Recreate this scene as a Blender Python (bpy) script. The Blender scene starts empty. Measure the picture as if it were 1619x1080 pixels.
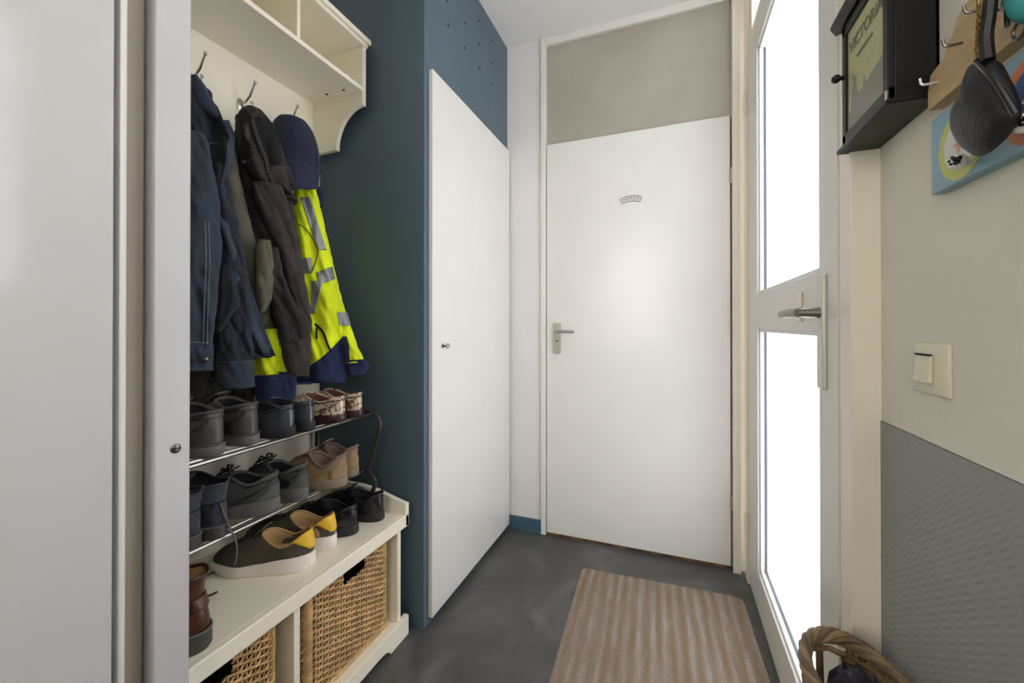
import bpy, bmesh, math, random
from mathutils import Vector, Matrix, noise
from mathutils.bvhtree import BVHTree
random.seed(7)
PI = math.pi
SC = bpy.context.scene
COL = SC.collection

# ------------------------------------------------------------------ camera
F = 652.0; TH = math.radians(21.1); PITCH = math.radians(.25); EYE = Vector((0, 0, 1.09))
cam = bpy.data.objects.new('camera', bpy.data.cameras.new('camera'))
COL.objects.link(cam)
cam.location = EYE; cam.rotation_euler = (PI/2 + PITCH, 0, TH)
cam.data.sensor_fit = 'HORIZONTAL'; cam.data.sensor_width = 36; cam.data.lens = F/1619*36
cam.data.shift_y = -27.85/1619; cam.data.clip_start = .02
SC.camera = cam

# ------------------------------------------------------------------ world, light, exposure
SC.view_settings.view_transform = 'Standard'; SC.view_settings.look = 'None'
SC.view_settings.exposure = 0.36; SC.view_settings.gamma = 1
w = bpy.data.worlds.new('sky'); SC.world = w; w.use_nodes = True
w.node_tree.nodes['Background'].inputs[0].default_value = (1, .975, .935, 1)
w.node_tree.nodes['Background'].inputs[1].default_value = 4.3
SC.cycles.max_bounces = 10; SC.cycles.diffuse_bounces = 6; SC.cycles.use_denoising = True
SC.cycles.sample_clamp_indirect = 6

def area(name, loc, rot, sx, sy, power, col):
    l = bpy.data.lights.new(name, 'AREA'); l.shape = 'RECTANGLE'; l.size = sx; l.size_y = sy
    l.energy = power; l.color = col
    o = bpy.data.objects.new(name, l); COL.objects.link(o); o.location = loc; o.rotation_euler = rot
    return o
area('rear_fill_light', (-.42, -1.45, 1.55), (math.radians(88), 0, math.radians(-14)), .7, 1.3, 13, (1, .96, .91))  # added fill from behind the camera, not a fitting of the hall

# ------------------------------------------------------------------ colour and materials
def lin(c):
    if isinstance(c, str): c = tuple(int(c[i:i+2], 16)/255 for i in (0, 2, 4))
    return tuple((x/12.92 if x <= .04045 else ((x+.055)/1.055)**2.4) for x in c)
MATS = {}
def mat(name, col, rough=.5, metal=0, bump=0, bscale=40, var=0, vscale=6, col2=None, stretch=None, spec=.5, coat=0, lo=.4, hi=.6, detail=3, bdist=.002, trans=0, emit=0, sheen=0, distort=0):
    """procedural principled material: two colours mixed by noise, and a bump from a second noise"""
    m = bpy.data.materials.new(name); m.use_nodes = True
    nt = m.node_tree; b = nt.nodes['Principled BSDF']
    c = lin(col)
    b.inputs['Base Color'].default_value = (*c, 1)
    b.inputs['Roughness'].default_value = rough; b.inputs['Metallic'].default_value = metal
    b.inputs['Specular IOR Level'].default_value = spec
    b.inputs['Coat Weight'].default_value = coat; b.inputs['Transmission Weight'].default_value = trans
    if sheen: b.inputs['Sheen Weight'].default_value = sheen
    tc = nt.nodes.new('ShaderNodeTexCoord'); mp = nt.nodes.new('ShaderNodeMapping')
    nt.links.new(tc.outputs['Object'], mp.inputs[0])
    if stretch: mp.inputs['Scale'].default_value = stretch
    if var or col2:
        n = nt.nodes.new('ShaderNodeTexNoise'); n.inputs['Scale'].default_value = vscale; n.inputs['Detail'].default_value = detail
        n.inputs['Distortion'].default_value = distort
        nt.links.new(mp.outputs[0], n.inputs['Vector'])
        r = nt.nodes.new('ShaderNodeValToRGB'); nt.links.new(n.outputs['Fac'], r.inputs[0])
        r.color_ramp.elements[0].position = lo; r.color_ramp.elements[1].position = hi
        c2 = lin(col2) if col2 else tuple(min(1, x*(1+var)) for x in c)
        c1 = c if col2 else tuple(x*(1-var) for x in c)
        r.color_ramp.elements[0].color = (*c1, 1); r.color_ramp.elements[1].color = (*c2, 1)
        nt.links.new(r.outputs[0], b.inputs['Base Color'])
    if bump:
        n2 = nt.nodes.new('ShaderNodeTexNoise'); n2.inputs['Scale'].default_value = bscale; n2.inputs['Detail'].default_value = 2
        nt.links.new(mp.outputs[0], n2.inputs['Vector'])
        bp = nt.nodes.new('ShaderNodeBump'); bp.inputs['Strength'].default_value = bump; bp.inputs['Distance'].default_value = bdist
        nt.links.new(n2.outputs['Fac'], bp.inputs['Height']); nt.links.new(bp.outputs[0], b.inputs['Normal'])
    MATS[name] = m
    return m

white_door = mat('white_door_paint', 'DEDCD5', .22, bump=.12, bscale=9, bdist=.002, var=.01)
white_gloss = mat('gloss_white_panel', 'C8C8C5', .1, bump=.25, bscale=28, bdist=.0012, var=.01)
white_wall = mat('white_plaster', 'DEDCD7', .7, bump=.2, bscale=120, var=.015)
ceil_m = mat('ceiling_paint', 'E4E2DD', .85, var=.01)
right_wall_m = mat('right_wall_paint', 'DEDACB', .75, bump=.25, bscale=90, var=.02)
frame_m = mat('cream_frame_paint', 'EAE4D3', .3, bump=.06, bscale=20, var=.015)
frame_w = mat('white_frame_paint', 'DEDCD5', .32, var=.01)
frame_g = mat('greige_frame_paint', '958B7D', .3, var=.02)
blue_m = mat('blue_paint', '4F626C', .5, bump=.25, bscale=160, bdist=.001, var=.05, vscale=3)
blue_b = mat('blue_baseboard_paint', '3E5A6B', .5, var=.05)
cream_m = mat('cream_lacquer', 'F3ECD6', .35, var=.015)
grey_dado = None
black_m = mat('black_paint', '111112', .42, bump=.2, bscale=60, var=.15, spec=.35)
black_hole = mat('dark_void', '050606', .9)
chrome = mat('brushed_steel', 'C9C6BE', .25, metal=1)
chrome_d = mat('dark_steel', '7E7A72', .3, metal=1)
alu = mat('matt_aluminium', 'B8B5A8', .38, metal=.85)
alu_w = mat('pale_aluminium', 'D9D7CF', .4, metal=.3)
lever_m = mat('brushed_lever_steel', '8E8B84', .38, metal=1)
tube_m = mat('grey_steel_tube', '9C9A92', .28, metal=1)
tube_d = mat('dark_tube_paint', '3D3B37', .4, metal=.3)
wood_m = mat('raw_wood', 'B79E76', .6, var=.08, vscale=12, stretch=(1, 1, 6))
thresh_m = mat('brown_threshold_wood', '7A5636', .5, var=.25, vscale=20, col2='4A3020')

def nodes_of(m): return m.node_tree.nodes, m.node_tree.links
# floor: charcoal slate vinyl
floor_m = mat('slate_floor', '494947', .42, bump=.25, bscale=14, bdist=.003)
def _floor():
    n, l = nodes_of(floor_m); b = n['Principled BSDF']; tc = n.new('ShaderNodeTexCoord')
    a = n.new('ShaderNodeTexNoise'); a.inputs['Scale'].default_value = 3.2; a.inputs['Detail'].default_value = 9; a.inputs['Roughness'].default_value = .62; a.inputs['Distortion'].default_value = 1.2
    l.new(tc.outputs['Object'], a.inputs['Vector'])
    r = n.new('ShaderNodeValToRGB'); l.new(a.outputs['Fac'], r.inputs[0])
    r.color_ramp.elements[0].position = .3; r.color_ramp.elements[0].color = (*lin('3E3E3D'), 1)
    r.color_ramp.elements[1].position = .75; r.color_ramp.elements[1].color = (*lin('646462'), 1)
    e = r.color_ramp.elements.new(.52); e.color = (*lin('4C4C4A'), 1)
    l.new(r.outputs[0], b.inputs['Base Color'])
    rr = n.new('ShaderNodeMapRange'); l.new(a.outputs['Fac'], rr.inputs[0]); rr.inputs[3].default_value = .34; rr.inputs[4].default_value = .55
    l.new(rr.outputs[0], b.inputs['Roughness'])
_floor()
# grey textured dado: raised rows of short dashes in a herringbone lattice
dado_m = mat('grey_relief_dado', '8E8E8C', .5)
def _dado():
    n, l = nodes_of(dado_m); b = n['Principled BSDF']; tc = n.new('ShaderNodeTexCoord')
    mp = n.new('ShaderNodeMapping'); mp.inputs['Rotation'].default_value = (math.radians(35), 0, 0)
    l.new(tc.outputs['Object'], mp.inputs[0])
    wv = n.new('ShaderNodeTexWave'); wv.bands_direction = 'Z'; wv.inputs['Scale'].default_value = 36; wv.inputs['Distortion'].default_value = .6
    l.new(mp.outputs[0], wv.inputs['Vector'])
    w2 = n.new('ShaderNodeTexWave'); w2.bands_direction = 'Y'; w2.inputs['Scale'].default_value = 9; w2.inputs['Distortion'].default_value = 1.2
    l.new(mp.outputs[0], w2.inputs['Vector'])
    mu = n.new('ShaderNodeMath'); mu.operation = 'MULTIPLY'; l.new(wv.outputs['Fac'], mu.inputs[0]); l.new(w2.outputs['Fac'], mu.inputs[1])
    bp = n.new('ShaderNodeBump'); bp.inputs['Strength'].default_value = .3; bp.inputs['Distance'].default_value = .0016
    l.new(mu.outputs[0], bp.inputs['Height']); l.new(bp.outputs[0], b.inputs['Normal'])
_dado()
# milky glass: lets daylight through diffusely
def milky(name, col, tr=.85, rough=.25):
    m = bpy.data.materials.new(name); m.use_nodes = True; n, l = nodes_of(m)
    b = n['Principled BSDF']; b.inputs['Base Color'].default_value = (*lin(col), 1); b.inputs['Roughness'].default_value = rough
    t = n.new('ShaderNodeBsdfTranslucent'); t.inputs[0].default_value = (*lin(col), 1)
    mx = n.new('ShaderNodeMixShader'); mx.inputs[0].default_value = tr
    l.new(b.outputs[0], mx.inputs[1]); l.new(t.outputs[0], mx.inputs[2]); l.new(mx.outputs[0], n['Material Output'].inputs[0])
    return m
milk_m = milky('milky_door_glass', 'F6F8FF')
trans_m = mat('hammered_transom_glass', 'BDB8A8', .28, bump=.9, bscale=170, bdist=.002, var=.06, vscale=3, trans=.25)

# ------------------------------------------------------------------ mesh helpers
ORI = {}
def sharpen(me, ang=40):
    me.shade_smooth(); me.set_sharp_from_angle(angle=math.radians(ang))
class MB:
    def __init__(s): s.v = []; s.f = []
    def add(s, vs, fs):
        o = len(s.v); s.v += [Vector(v) for v in vs]; s.f += [tuple(i+o for i in f) for f in fs]; return s
    def box(s, x0, x1, y0, y1, z0, z1):
        x0, x1 = min(x0, x1), max(x0, x1); y0, y1 = min(y0, y1), max(y0, y1)
        return s.add([(x0,y0,z0),(x1,y0,z0),(x1,y1,z0),(x0,y1,z0),(x0,y0,z1),(x1,y0,z1),(x1,y1,z1),(x0,y1,z1)],
                     [(0,3,2,1),(4,5,6,7),(0,1,5,4),(1,2,6,5),(2,3,7,6),(3,0,4,7)])
    def loft(s, rings, cap0=True, cap1=True, closed=True):
        n = len(rings[0]); vs = [p for r in rings for p in r]; fs = []
        for k in range(len(rings)-1):
            for i in range(n if closed else n-1):
                j = (i+1) % n; fs.append((k*n+i, k*n+j, (k+1)*n+j, (k+1)*n+i))
        if cap0: fs.append(tuple(reversed(range(n))))
        if cap1: fs.append(tuple((len(rings)-1)*n+i for i in range(n)))
        return s.add(vs, fs)
    def tube(s, pts, r, n=8, closed=False):
        pts = [Vector(p) for p in pts]; m = len(pts); rings = []; up = None
        for i, p in enumerate(pts):
            a = pts[(i-1) % m] if (closed or i) else p; b = pts[(i+1) % m] if (closed or i < m-1) else p
            t = (b-a).normalized()
            if up is None:
                up = t.orthogonal().normalized()
            up = (up - t*up.dot(t))
            up = up.normalized() if up.length > 1e-6 else t.orthogonal().normalized()
            q = t.cross(up); rr = r[i] if isinstance(r, (list, tuple)) else r
            rings.append([p + (up*math.cos(2*PI*k/n) + q*math.sin(2*PI*k/n))*rr for k in range(n)])
        if closed: rings.append(rings[0]); return s.loft(rings, False, False)
        return s.loft(rings)
    def prism(s, poly, fn, a, b):
        """poly: 2-D outline; fn(u, v, w) -> 3-D; extruded from w=a to w=b"""
        return s.loft([[Vector(fn(u, v, a)) for u, v in poly], [Vector(fn(u, v, b)) for u, v in poly]])
    def ball(s, c, rx, ry, rz, n=16, m=10):
        c = Vector(c); rings = []
        for k in range(m+1):
            t = PI*(k+.001*(k == 0)-.001*(k == m))/m
            rings.append([c + Vector((rx*math.sin(t)*math.cos(2*PI*i/n), ry*math.sin(t)*math.sin(2*PI*i/n), -rz*math.cos(t))) for i in range(n)])
        return s.loft(rings)
    def build(s, name, m, parent=None, bev=0, smooth=True, ang=40, local=False, subd=0, solid=0, origin=None):
        me = bpy.data.meshes.new(name)
        if parent is not None: off = Vector((0,0,0)) if local else ORI[parent]
        elif origin is not None: off = Vector(origin)
        else:
            xs = [v.x for v in s.v]; ys = [v.y for v in s.v]; zs = [v.z for v in s.v]
            off = Vector(((min(xs)+max(xs))/2, (min(ys)+max(ys))/2, min(zs)))
        me.from_pydata([v-off for v in s.v], [], s.f); me.update()
        bm = bmesh.new(); bm.from_mesh(me); bmesh.ops.recalc_face_normals(bm, faces=bm.faces); bm.to_mesh(me); bm.free()
        o = bpy.data.objects.new(name, me); COL.objects.link(o)
        me.materials.append(m)
        if smooth: sharpen(me, ang)
        if parent is not None: o.parent = parent; ORI[o] = off if not local else Vector((0,0,0))
        else: o.location = off; ORI[o] = off
        if solid:
            mo = o.modifiers.new('thickness', 'SOLIDIFY'); mo.thickness = solid; mo.offset = 0
        if bev:
            mo = o.modifiers.new('bevel', 'BEVEL'); mo.width = bev; mo.segments = 2; mo.limit_method = 'ANGLE'
        if subd:
            mo = o.modifiers.new('subd', 'SUBSURF'); mo.levels = subd; mo.render_levels = subd
        return o
def thing(name, label, cat, loc=(0,0,0), rotz=0, group=None):
    o = bpy.data.objects.new(name, None); COL.objects.link(o); o.location = loc; o.rotation_euler = (0, 0, rotz)
    o.empty_display_size = .05
    o['label'] = label; o['category'] = cat
    if group: o['group'] = group
    ORI[o] = Vector(loc); return o
def tag(o, label, cat, group=None):
    o['label'] = label; o['category'] = cat
    if group: o['group'] = group
    return o
def struct(o, label=None):
    o['kind'] = 'structure'
    if label: o['label'] = label
    return o
def SB(name, m, *b, bev=0, label=None):
    mb = MB()
    for q in b: mb.box(*q)
    return struct(mb.build(name, m, bev=bev, smooth=bev > 0), label)

# where a sight line from the photographer's spot meets a given plane
def ray(px, py):
    u = (px-809.5)/F; v = (512.15-py)/F
    r = Vector((math.cos(TH), math.sin(TH), 0)); f = Vector((-math.sin(TH), math.cos(TH), 0)); z = Vector((0,0,1))
    return r*u + (z*math.cos(PITCH)-f*math.sin(PITCH))*v + f*math.cos(PITCH)+z*math.sin(PITCH)
def at(px, py, X=None, Y=None, Z=None):
    d = ray(px, py)
    t = (X/d.x) if X is not None else (Y/d.y) if Y is not None else ((Z-EYE.z)/d.z)
    return EYE + d*t

# ------------------------------------------------------------------ the room
XL, XR, YB, YF, ZC = -.83, .350, 2.08, -1.9, 2.6
SB('floor', floor_m, (-1.5, .55, YF-.1, 2.3, -.05, 0))
SB('ceiling', ceil_m, (-1.5, .55, YF-.1, 2.3, ZC, ZC+.06))
XN = -1.32   # back of the niche
SB('wall_niche_back', white_wall, (XN-.06, XN, -.1, 1.30, 0, ZC))
SB('wall_niche_left', white_wall, (XN, XL-.04, -.1, -.04, 0, ZC))
SB('wall_niche_right', blue_m, (XN, XL, 1.27, 1.31, 0, ZC), label='dark blue painted side of the cupboard beside the coat rack')
# closet front: blue panel with vent holes above the white door
def wall_closet():
    mb = MB(); mb.box(XL-.02, XL, 1.31, YB, 0, ZC)
    return mb
cf = struct(wall_closet().build('wall_closet_front', blue_m, smooth=False), 'blue painted closet front with small vent holes')
mb = MB()
for (px, py) in [(709,40),(735,36),(757,33),(735,76),(757.5,70),(778,65),(758,107),(778.5,99),(778,134),(707,1),(733,-4)]:
    c = at(px, py, X=XL+.0006); n = 12
    ring = [Vector((XL-.004, c.y+.0055*math.cos(2*PI*k/n), c.z+.0055*math.sin(2*PI*k/n))) for k in range(n)]
    mb.loft([ring, [p+Vector((.0046,0,0)) for p in ring]])
mb.build('vent_hole', black_hole, cf)
# white closet door, proud of the blue panel
cd = MB().box(XL+.001, XL+.018, 1.298, 2.066, .026, 2.03).build('door_1', white_door, bev=.0015); struct(cd, 'flat white closet door with a tiny key lock')
p = at(701, 547, X=XL+.018)
mb = MB().tube([(XL+.017, p.y-.006, p.z), (XL+.022, p.y-.006, p.z)], .0075, 14)
mb.build('lock_cylinder', chrome_d, cd)
mb = MB().tube([(XL+.02, p.y-.006, p.z), (XL+.034, p.y-.006, p.z)], .0032, 8)
pts = [(XL+.036, p.y-.006+.0+.009*math.cos(a)+.009, p.z+.009*math.sin(a)) for a in [2*PI*k/14 for k in range(14)]]
mb.tube(pts, .0018, 6, closed=True)
mb.build('key', chrome_d, cd)
mb = MB()
for z in (.30, 1.77): mb.tube([(XL+.014, 2.069, z-.03), (XL+.014, 2.069, z+.03)], .006, 8)
mb.build('hinge', alu, cd)
# back wall
SB('wall_back', white_wall, (XL-.03, -.637, YB, YB+.12, 0, ZC), (.265, XR+.08, YB, YB+.12, 0, ZC))
SB('baseboard_back', blue_b, (XL, -.637, YB-.012, YB, 0, .07), label='blue skirting board left of the white back door')
DL, DR = -.607, .248
SB('trim_1', frame_w, (-.637, DL-.004, YB-.012, YB+.08, 0, ZC), (DL-.004, DR, YB-.004, YB+.08, 2.56, ZC), bev=.002, label='pale frame post left of the white back door')
SB('trim_2', frame_m, (DR+.006, .285, YB-.03, YB+.08, 0, ZC), bev=.002, label='cream frame post at the hinge side of the white back door')
bd = MB().box(DL, DR, YB-.004, YB+.036, .014, 2.035).build('door_2', white_door, bev=.0015); struct(bd, 'flat white back door with lever handle')
SB('trim_3', thresh_m, (DL, DR, YB+.0, YB+.05, 0, .012), label='brown wooden threshold strip under the white back door')
tg = MB().box(DL-.004, DR+.006, YB+.012, YB+.018, 2.037, 2.56).build('window_1', trans_m, smooth=False); struct(tg, 'hammered taupe transom glass above the white back door')
SB('wall_behind_transom', mat('dim_room_wall', 'A79F8E', .8), (-.75, .36, YB+.9, YB+.95, 0, ZC), (-.8, -.75, YB+.12, YB+.95, 0, ZC), (.36, .41, YB+.12, YB+.95, 0, ZC), (-.8, .41, YB+.12, YB+.95, ZC, ZC+.05), (-.8, .41, YB+.12, YB+.95, -.05, 0))
# back door handle
pp = at(881, 535, Y=YB-.006)
x0 = pp.x; zt = at(881, 511, Y=YB-.008).z; zb = at(881, 559, Y=YB-.008).z
MB().box(x0-.019, x0+.019, YB-.012, YB-.004, zb, zt).build('handle_plate', alu, bd, bev=.002)
zh = at(886, 524, Y=YB-.03).z
mb = MB().tube([(x0, YB-.008, zh), (x0, YB-.05, zh)], .0085, 12)
mb.tube([(x0-.004, YB-.05, zh), (x0+.03, YB-.052, zh), (x0+.098, YB-.05, zh-.001)], [.008, .0085, .0075], 12)
mb.build('door_handle', chrome, bd)
zk = at(882, 539, Y=YB-.012).z
MB().tube([(x0, YB-.0125, zk), (x0, YB-.011, zk)], .0045, 10).build('keyhole', black_hole, bd)
for z in (at(1160, 275, Y=YB-.03).z, at(1160, 797, Y=YB-.03).z):
    MB().tube([(DR+.004, YB-.012, z-.035), (DR+.004, YB-.012, z+.035)], .007, 10).build('hinge', alu, bd)
# little word sign on the back door
sg = at(998, 314, Y=YB-.005)
st = thing('door_sign', 'tiny curved grey banner sign with lettering on the white back door', 'sign', (sg.x, YB-.0045, sg.z))
sign_m = mat('pale_grey_enamel', 'D2CFC9', .4); ink_m = mat('grey_ink', '86837C', .6)
R = .11
def arcpt(a, r): return Vector((sg.x + r*math.sin(a), 0, sg.z - R + r*math.cos(a)))
mb = MB(); n = 16
o_ = [arcpt(-.42+.84*k/n, R+.0125) for k in range(n+1)]; i_ = [arcpt(.42-.84*k/n, R-.0125) for k in range(n+1)]
mb.loft([[p+Vector((0, YB-.0045, 0)) for p in o_+i_], [p+Vector((0, YB-.0075, 0)) for p in o_+i_]])
mb.build('plate', sign_m, st, smooth=False)
mb = MB(); mb.tube([p+Vector((0, YB-.008, 0)) for p in o_+i_], .0016, 5, closed=True); mb.build('border', ink_m, st)
def text(txt, size, m, parent, loc, rot, name='lettering', font_ext=.0004, align='CENTER', sx=1):
    cu = bpy.data.curves.new(name, 'FONT'); cu.body = txt; cu.size = size; cu.extrude = font_ext; cu.align_x = align; cu.align_y = 'CENTER'
    tmp = bpy.data.objects.new('tmp_text', cu); COL.objects.link(tmp)
    dg = bpy.context.evaluated_depsgraph_get(); me = bpy.data.meshes.new_from_object(tmp.evaluated_get(dg))
    bpy.data.objects.remove(tmp)
    M = Matrix.Translation(Vector(loc)) @ rot.to_4x4() @ Matrix.Diagonal((sx, 1, 1, 1))
    me.transform(M)
    mb = MB(); mb.add([v.co.copy() for v in me.vertices], [tuple(p.vertices) for p in me.polygons])
    return mb
RX = Matrix.Rotation(PI/2, 3, 'X')          # upright text that faces -Y
mb = MB()
for i, ch in enumerate('HEREN'):
    a = -.27+.135*i
    q = arcpt(a, R)
    t = text(ch, .021, ink_m, None, (q.x, YB-.008, q.z), Matrix.Rotation(a, 3, 'Y') @ RX)
    mb.add(t.v, t.f)
mb.build('lettering', ink_m, st, smooth=False)

# right wall: paint above, grey relief dado below
YJ = .925
WY0, WY1, WZ0, WZ1 = -.2, .455, 1.2, 2.05
SB('wall_right', right_wall_m, (XR, XR+.1, YF, WY0, .921, ZC), (XR, XR+.1, WY1, YJ, .921, ZC), (XR, XR+.1, WY0, WY1, .921, WZ0), (XR, XR+.1, WY0, WY1, WZ1, ZC), label='light greige painted upper wall on the right')
SB('wall_right_dado', dado_m, (XR-.0015, XR+.1, YF, YJ, .0, .920), label='grey relief covering on the lower right wall')
SB('wall_right_lintel', white_wall, (XR-.02, XR+.1, .982, YB+.1, 2.575, ZC))
SB('wall_rear', white_wall, (-1.5, .55, YF-.06, YF, 0, ZC), )
# near-left enclosure behind the camera line
SB('wall_left_rear', white_wall, (XL-.06, XL-.01, YF, -.45, 0, ZC))
# left foreground: jamb posts and glossy door
SB('trim_4', mat('pale_post_paint', 'C3C1C0', .3, var=.01), (-.86, -.80, .426, .480, 0, ZC), bev=.002, label='white door post with a screw at the left of the coat niche')
SB('trim_12', frame_w, (-.90, -.80, .379, .388, 0, ZC), bev=.003, label='narrow lip of the greige post, paler for its highlight')  # paler colour stands for the highlight along the rounded post
SB('trim_5', frame_g, (-.90, -.822, .388, .4225, 0, ZC), bev=.004, label='greige rounded post between glossy panel and white post')
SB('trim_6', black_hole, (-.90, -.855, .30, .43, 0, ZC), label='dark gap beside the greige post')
p = at(277.5, 709, X=-.80)
sc_ = thing('post_screw', 'small slotted steel screw head in the white post left of the shoes', 'screw', (p.x, p.y, p.z))
mb = MB().tube([(p.x-.004, p.y, p.z), (p.x+.001, p.y, p.z), (p.x+.0025, p.y, p.z)], [.0085, .0085, .006], 16); mb.build('screw_head', chrome_d, sc_)
mb = MB().box(p.x+.0012, p.x+.003, p.y-.007, p.y+.007, p.z-.001, p.z+.001); mb.build('screw_slot', black_hole, sc_)
gp = MB().box(-.04, 0, -.86, 0, .01, 2.5).build('door_3', white_gloss, bev=.002, origin=(0,0,0)); struct(gp, 'large glossy white door panel in the left foreground')
gp.location = (-.80, .371, 0); gp.rotation_euler = (0, 0, -math.radians(5))

# exterior glazed door in the right wall
DX = .305; DN, DFa = .987, 1.985
SB('trim_8', frame_m, (DX+.001, XR+.08, YJ, .978, 0, ZC), bev=.0015, label='cream frame post between glazed door and right wall')
SB('trim_9', frame_m, (DX-.006, XR+.08, DFa+.004, YB-.03, 0, ZC), (DX+.004, XR+.06, DN, DFa+.004, 2.255, 2.30), (DX+.004, XR+.06, DN, DFa+.004, 2.545, ZC), (DX+.004, XR+.06, DFa-.06, DFa+.004, 2.30, 2.545), bev=.002, label='cream door frame and transom around the glazed door')
SB('trim_10', black_hole, (DX+.02, XR+.05, .978, .987, 0, ZC), label='dark rebate gap beside the glazed door')
SB('window_2', milk_m, (.335, .341, DN, DFa-.05, 2.295, 2.55), label='milky transom pane above the glazed door')
gd = MB()
def gbox(y0, y1, z0, z1, x0=DX, x1=DX+.045): gd.box(x0, x1, y0, y1, z0, z1)
SG0, SG1 = 1.095, 1.80        # stile edges
gbox(DN, SG0, .012, 2.25); gbox(SG1, DFa, .012, 2.25)
gbox(SG0, SG1, .012, .155); gbox(SG0, SG1, 1.078, 1.210); gbox(SG0, SG1, 2.15, 2.25)
gdo = gd.build('door_4', frame_w, bev=.002); struct(gdo, 'white framed door with two milky glass panes')
bead = MB()
for z0, z1 in ((.155, 1.078), (1.210, 2.15)):
    for (a, b, c_, d_) in ((SG0, SG0+.012, z0, z1), (SG1-.012, SG1, z0, z1), (SG0, SG1, z0, z0+.012), (SG0, SG1, z1-.012, z1)):
        bead.box(DX+.008, DX+.03, a, b, c_, d_)
bead.build('glazing_bead', frame_w, gdo, bev=.002)
gk = MB()
for z0, z1 in ((.155, 1.078), (1.210, 2.15)):
    for (a, b, c_, d_) in ((SG1-.0145, SG1-.012, z0+.012, z1-.012), (SG0+.012, SG1-.012, z0+.012, z0+.0145)):
        gk.box(DX+.022, DX+.03, a, b, c_, d_)
gk.build('gasket', mat('grey_rubber_gasket', '5E6066', .6), gdo)
for z0, z1 in ((.155, 1.078), (1.210, 2.15)):
    MB().box(DX+.03, DX+.036, SG0, SG1, z0, z1).build('glass_pane', milk_m, gdo, smooth=False)
# long plate, lever, cylinder guard
yp = 1.062
mb = MB().box(DX-.009, DX, yp-.018, yp+.018, .955, 1.20); mb.build('handle_plate', alu_w, gdo, bev=.003)
mb = MB().tube([(DX-.005, yp, 1.118), (DX-.048, yp, 1.118)], [.012, .010], 14)
mb.tube([(DX-.046, yp-.004, 1.118), (DX-.05, yp+.03, 1.119), (DX-.052, yp+.12, 1.117), (DX-.05, yp+.128, 1.117)], [.011, .0105, .0085, .006], 14)
mb.build('door_handle', lever_m, gdo)
MB().box(DX-.006, DX, 1.215, 1.245, 1.10, 1.175).build('lock_cover', frame_m, gdo, bev=.003)
mb = MB()
for z in (1.03, 1.015, .99): mb.tube([(DX-.004, yp+.03, z), (DX+.002, yp+.03, z)], .0035, 10)
mb.build('plate_screw', chrome_d, gdo)
for z in (at(1181, 155, X=DX-.01).z, at(1181, 830, X=DX-.01).z, ):
    MB().tube([(DX-.01, DFa+.002, z-.045), (DX-.01, DFa+.002, z+.045)], .008, 10).build('hinge', frame_m, gdo)

# a window further back in the right wall (mirrored in the glossy door on the left)
SB('trim_11', frame_w, (XR-.012, XR+.002, WY0-.04, WY1+.04, WZ0-.05, WZ0), (XR-.012, XR+.002, WY0-.04, WY1+.04, WZ1, WZ1+.05), (XR-.012, XR+.002, WY0-.04, WY0, WZ0, WZ1), (XR-.012, XR+.002, WY1, WY1+.04, WZ0, WZ1), label='white frame of the side window beyond the right edge of the photo')
SB('window_3', milk_m, (XR+.03, XR+.036, WY0, WY1, WZ0, WZ1), label='milky side window beyond the right edge of the photo')

# ------------------------------------------------------------------ floor mat
def mat_mesh():
    """ribbed door mat with rounded corners, its pile slightly uneven"""
    L, W, r = 1.35, .64, .03
    mb = MB(); nx, ny = 64, 90
    def h(u, v):
        e = min(u, W-u, v, L-v); b = min(1, max(0, e/.008))**.5
        return .002 + .006*b + .0011*noise.noise(Vector((u*60, v*60, 0))) + .0012*abs(math.sin(u*PI/.021))*b
    vs = []; fs = []
    for j in range(ny+1):
        for i in range(nx+1):
            u = W*i/nx; v = L*j/ny
            # round the corners
            x, y = u, v
            for cx, cy in ((r, r), (W-r, r), (r, L-r), (W-r, L-r)):
                if (u < r if cx == r else u > W-r) and (v < r if cy == r else v > L-r):
                    dx, dy = u-cx, v-cy; m = max(abs(dx), abs(dy)); d = math.hypot(dx, dy)
                    if d > 0: x, y = cx+dx*m/d, cy+dy*m/d
            vs.append((x-W/2, y-L/2, h(u, v)))
    for j in range(ny):
        for i in range(nx):
            a = j*(nx+1)+i; fs.append((a, a+1, a+nx+2, a+nx+1))
    mb.add(vs, fs)
    edge = [k for k in range(nx+1)] + [j*(nx+1)+nx for j in range(1, ny+1)] + [ny*(nx+1)+k for k in range(nx-1, -1, -1)] + [j*(nx+1) for j in range(ny-1, 0, -1)]
    ring = [Vector(vs[i]) for i in edge]; mb.loft([ring, [Vector((p.x, p.y, 0)) for p in ring]], False, True)
    return mb
rug_m = mat('ribbed_mat_pile', '8A7A6A', .95, bump=.9, bscale=330, bdist=.003)
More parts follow.
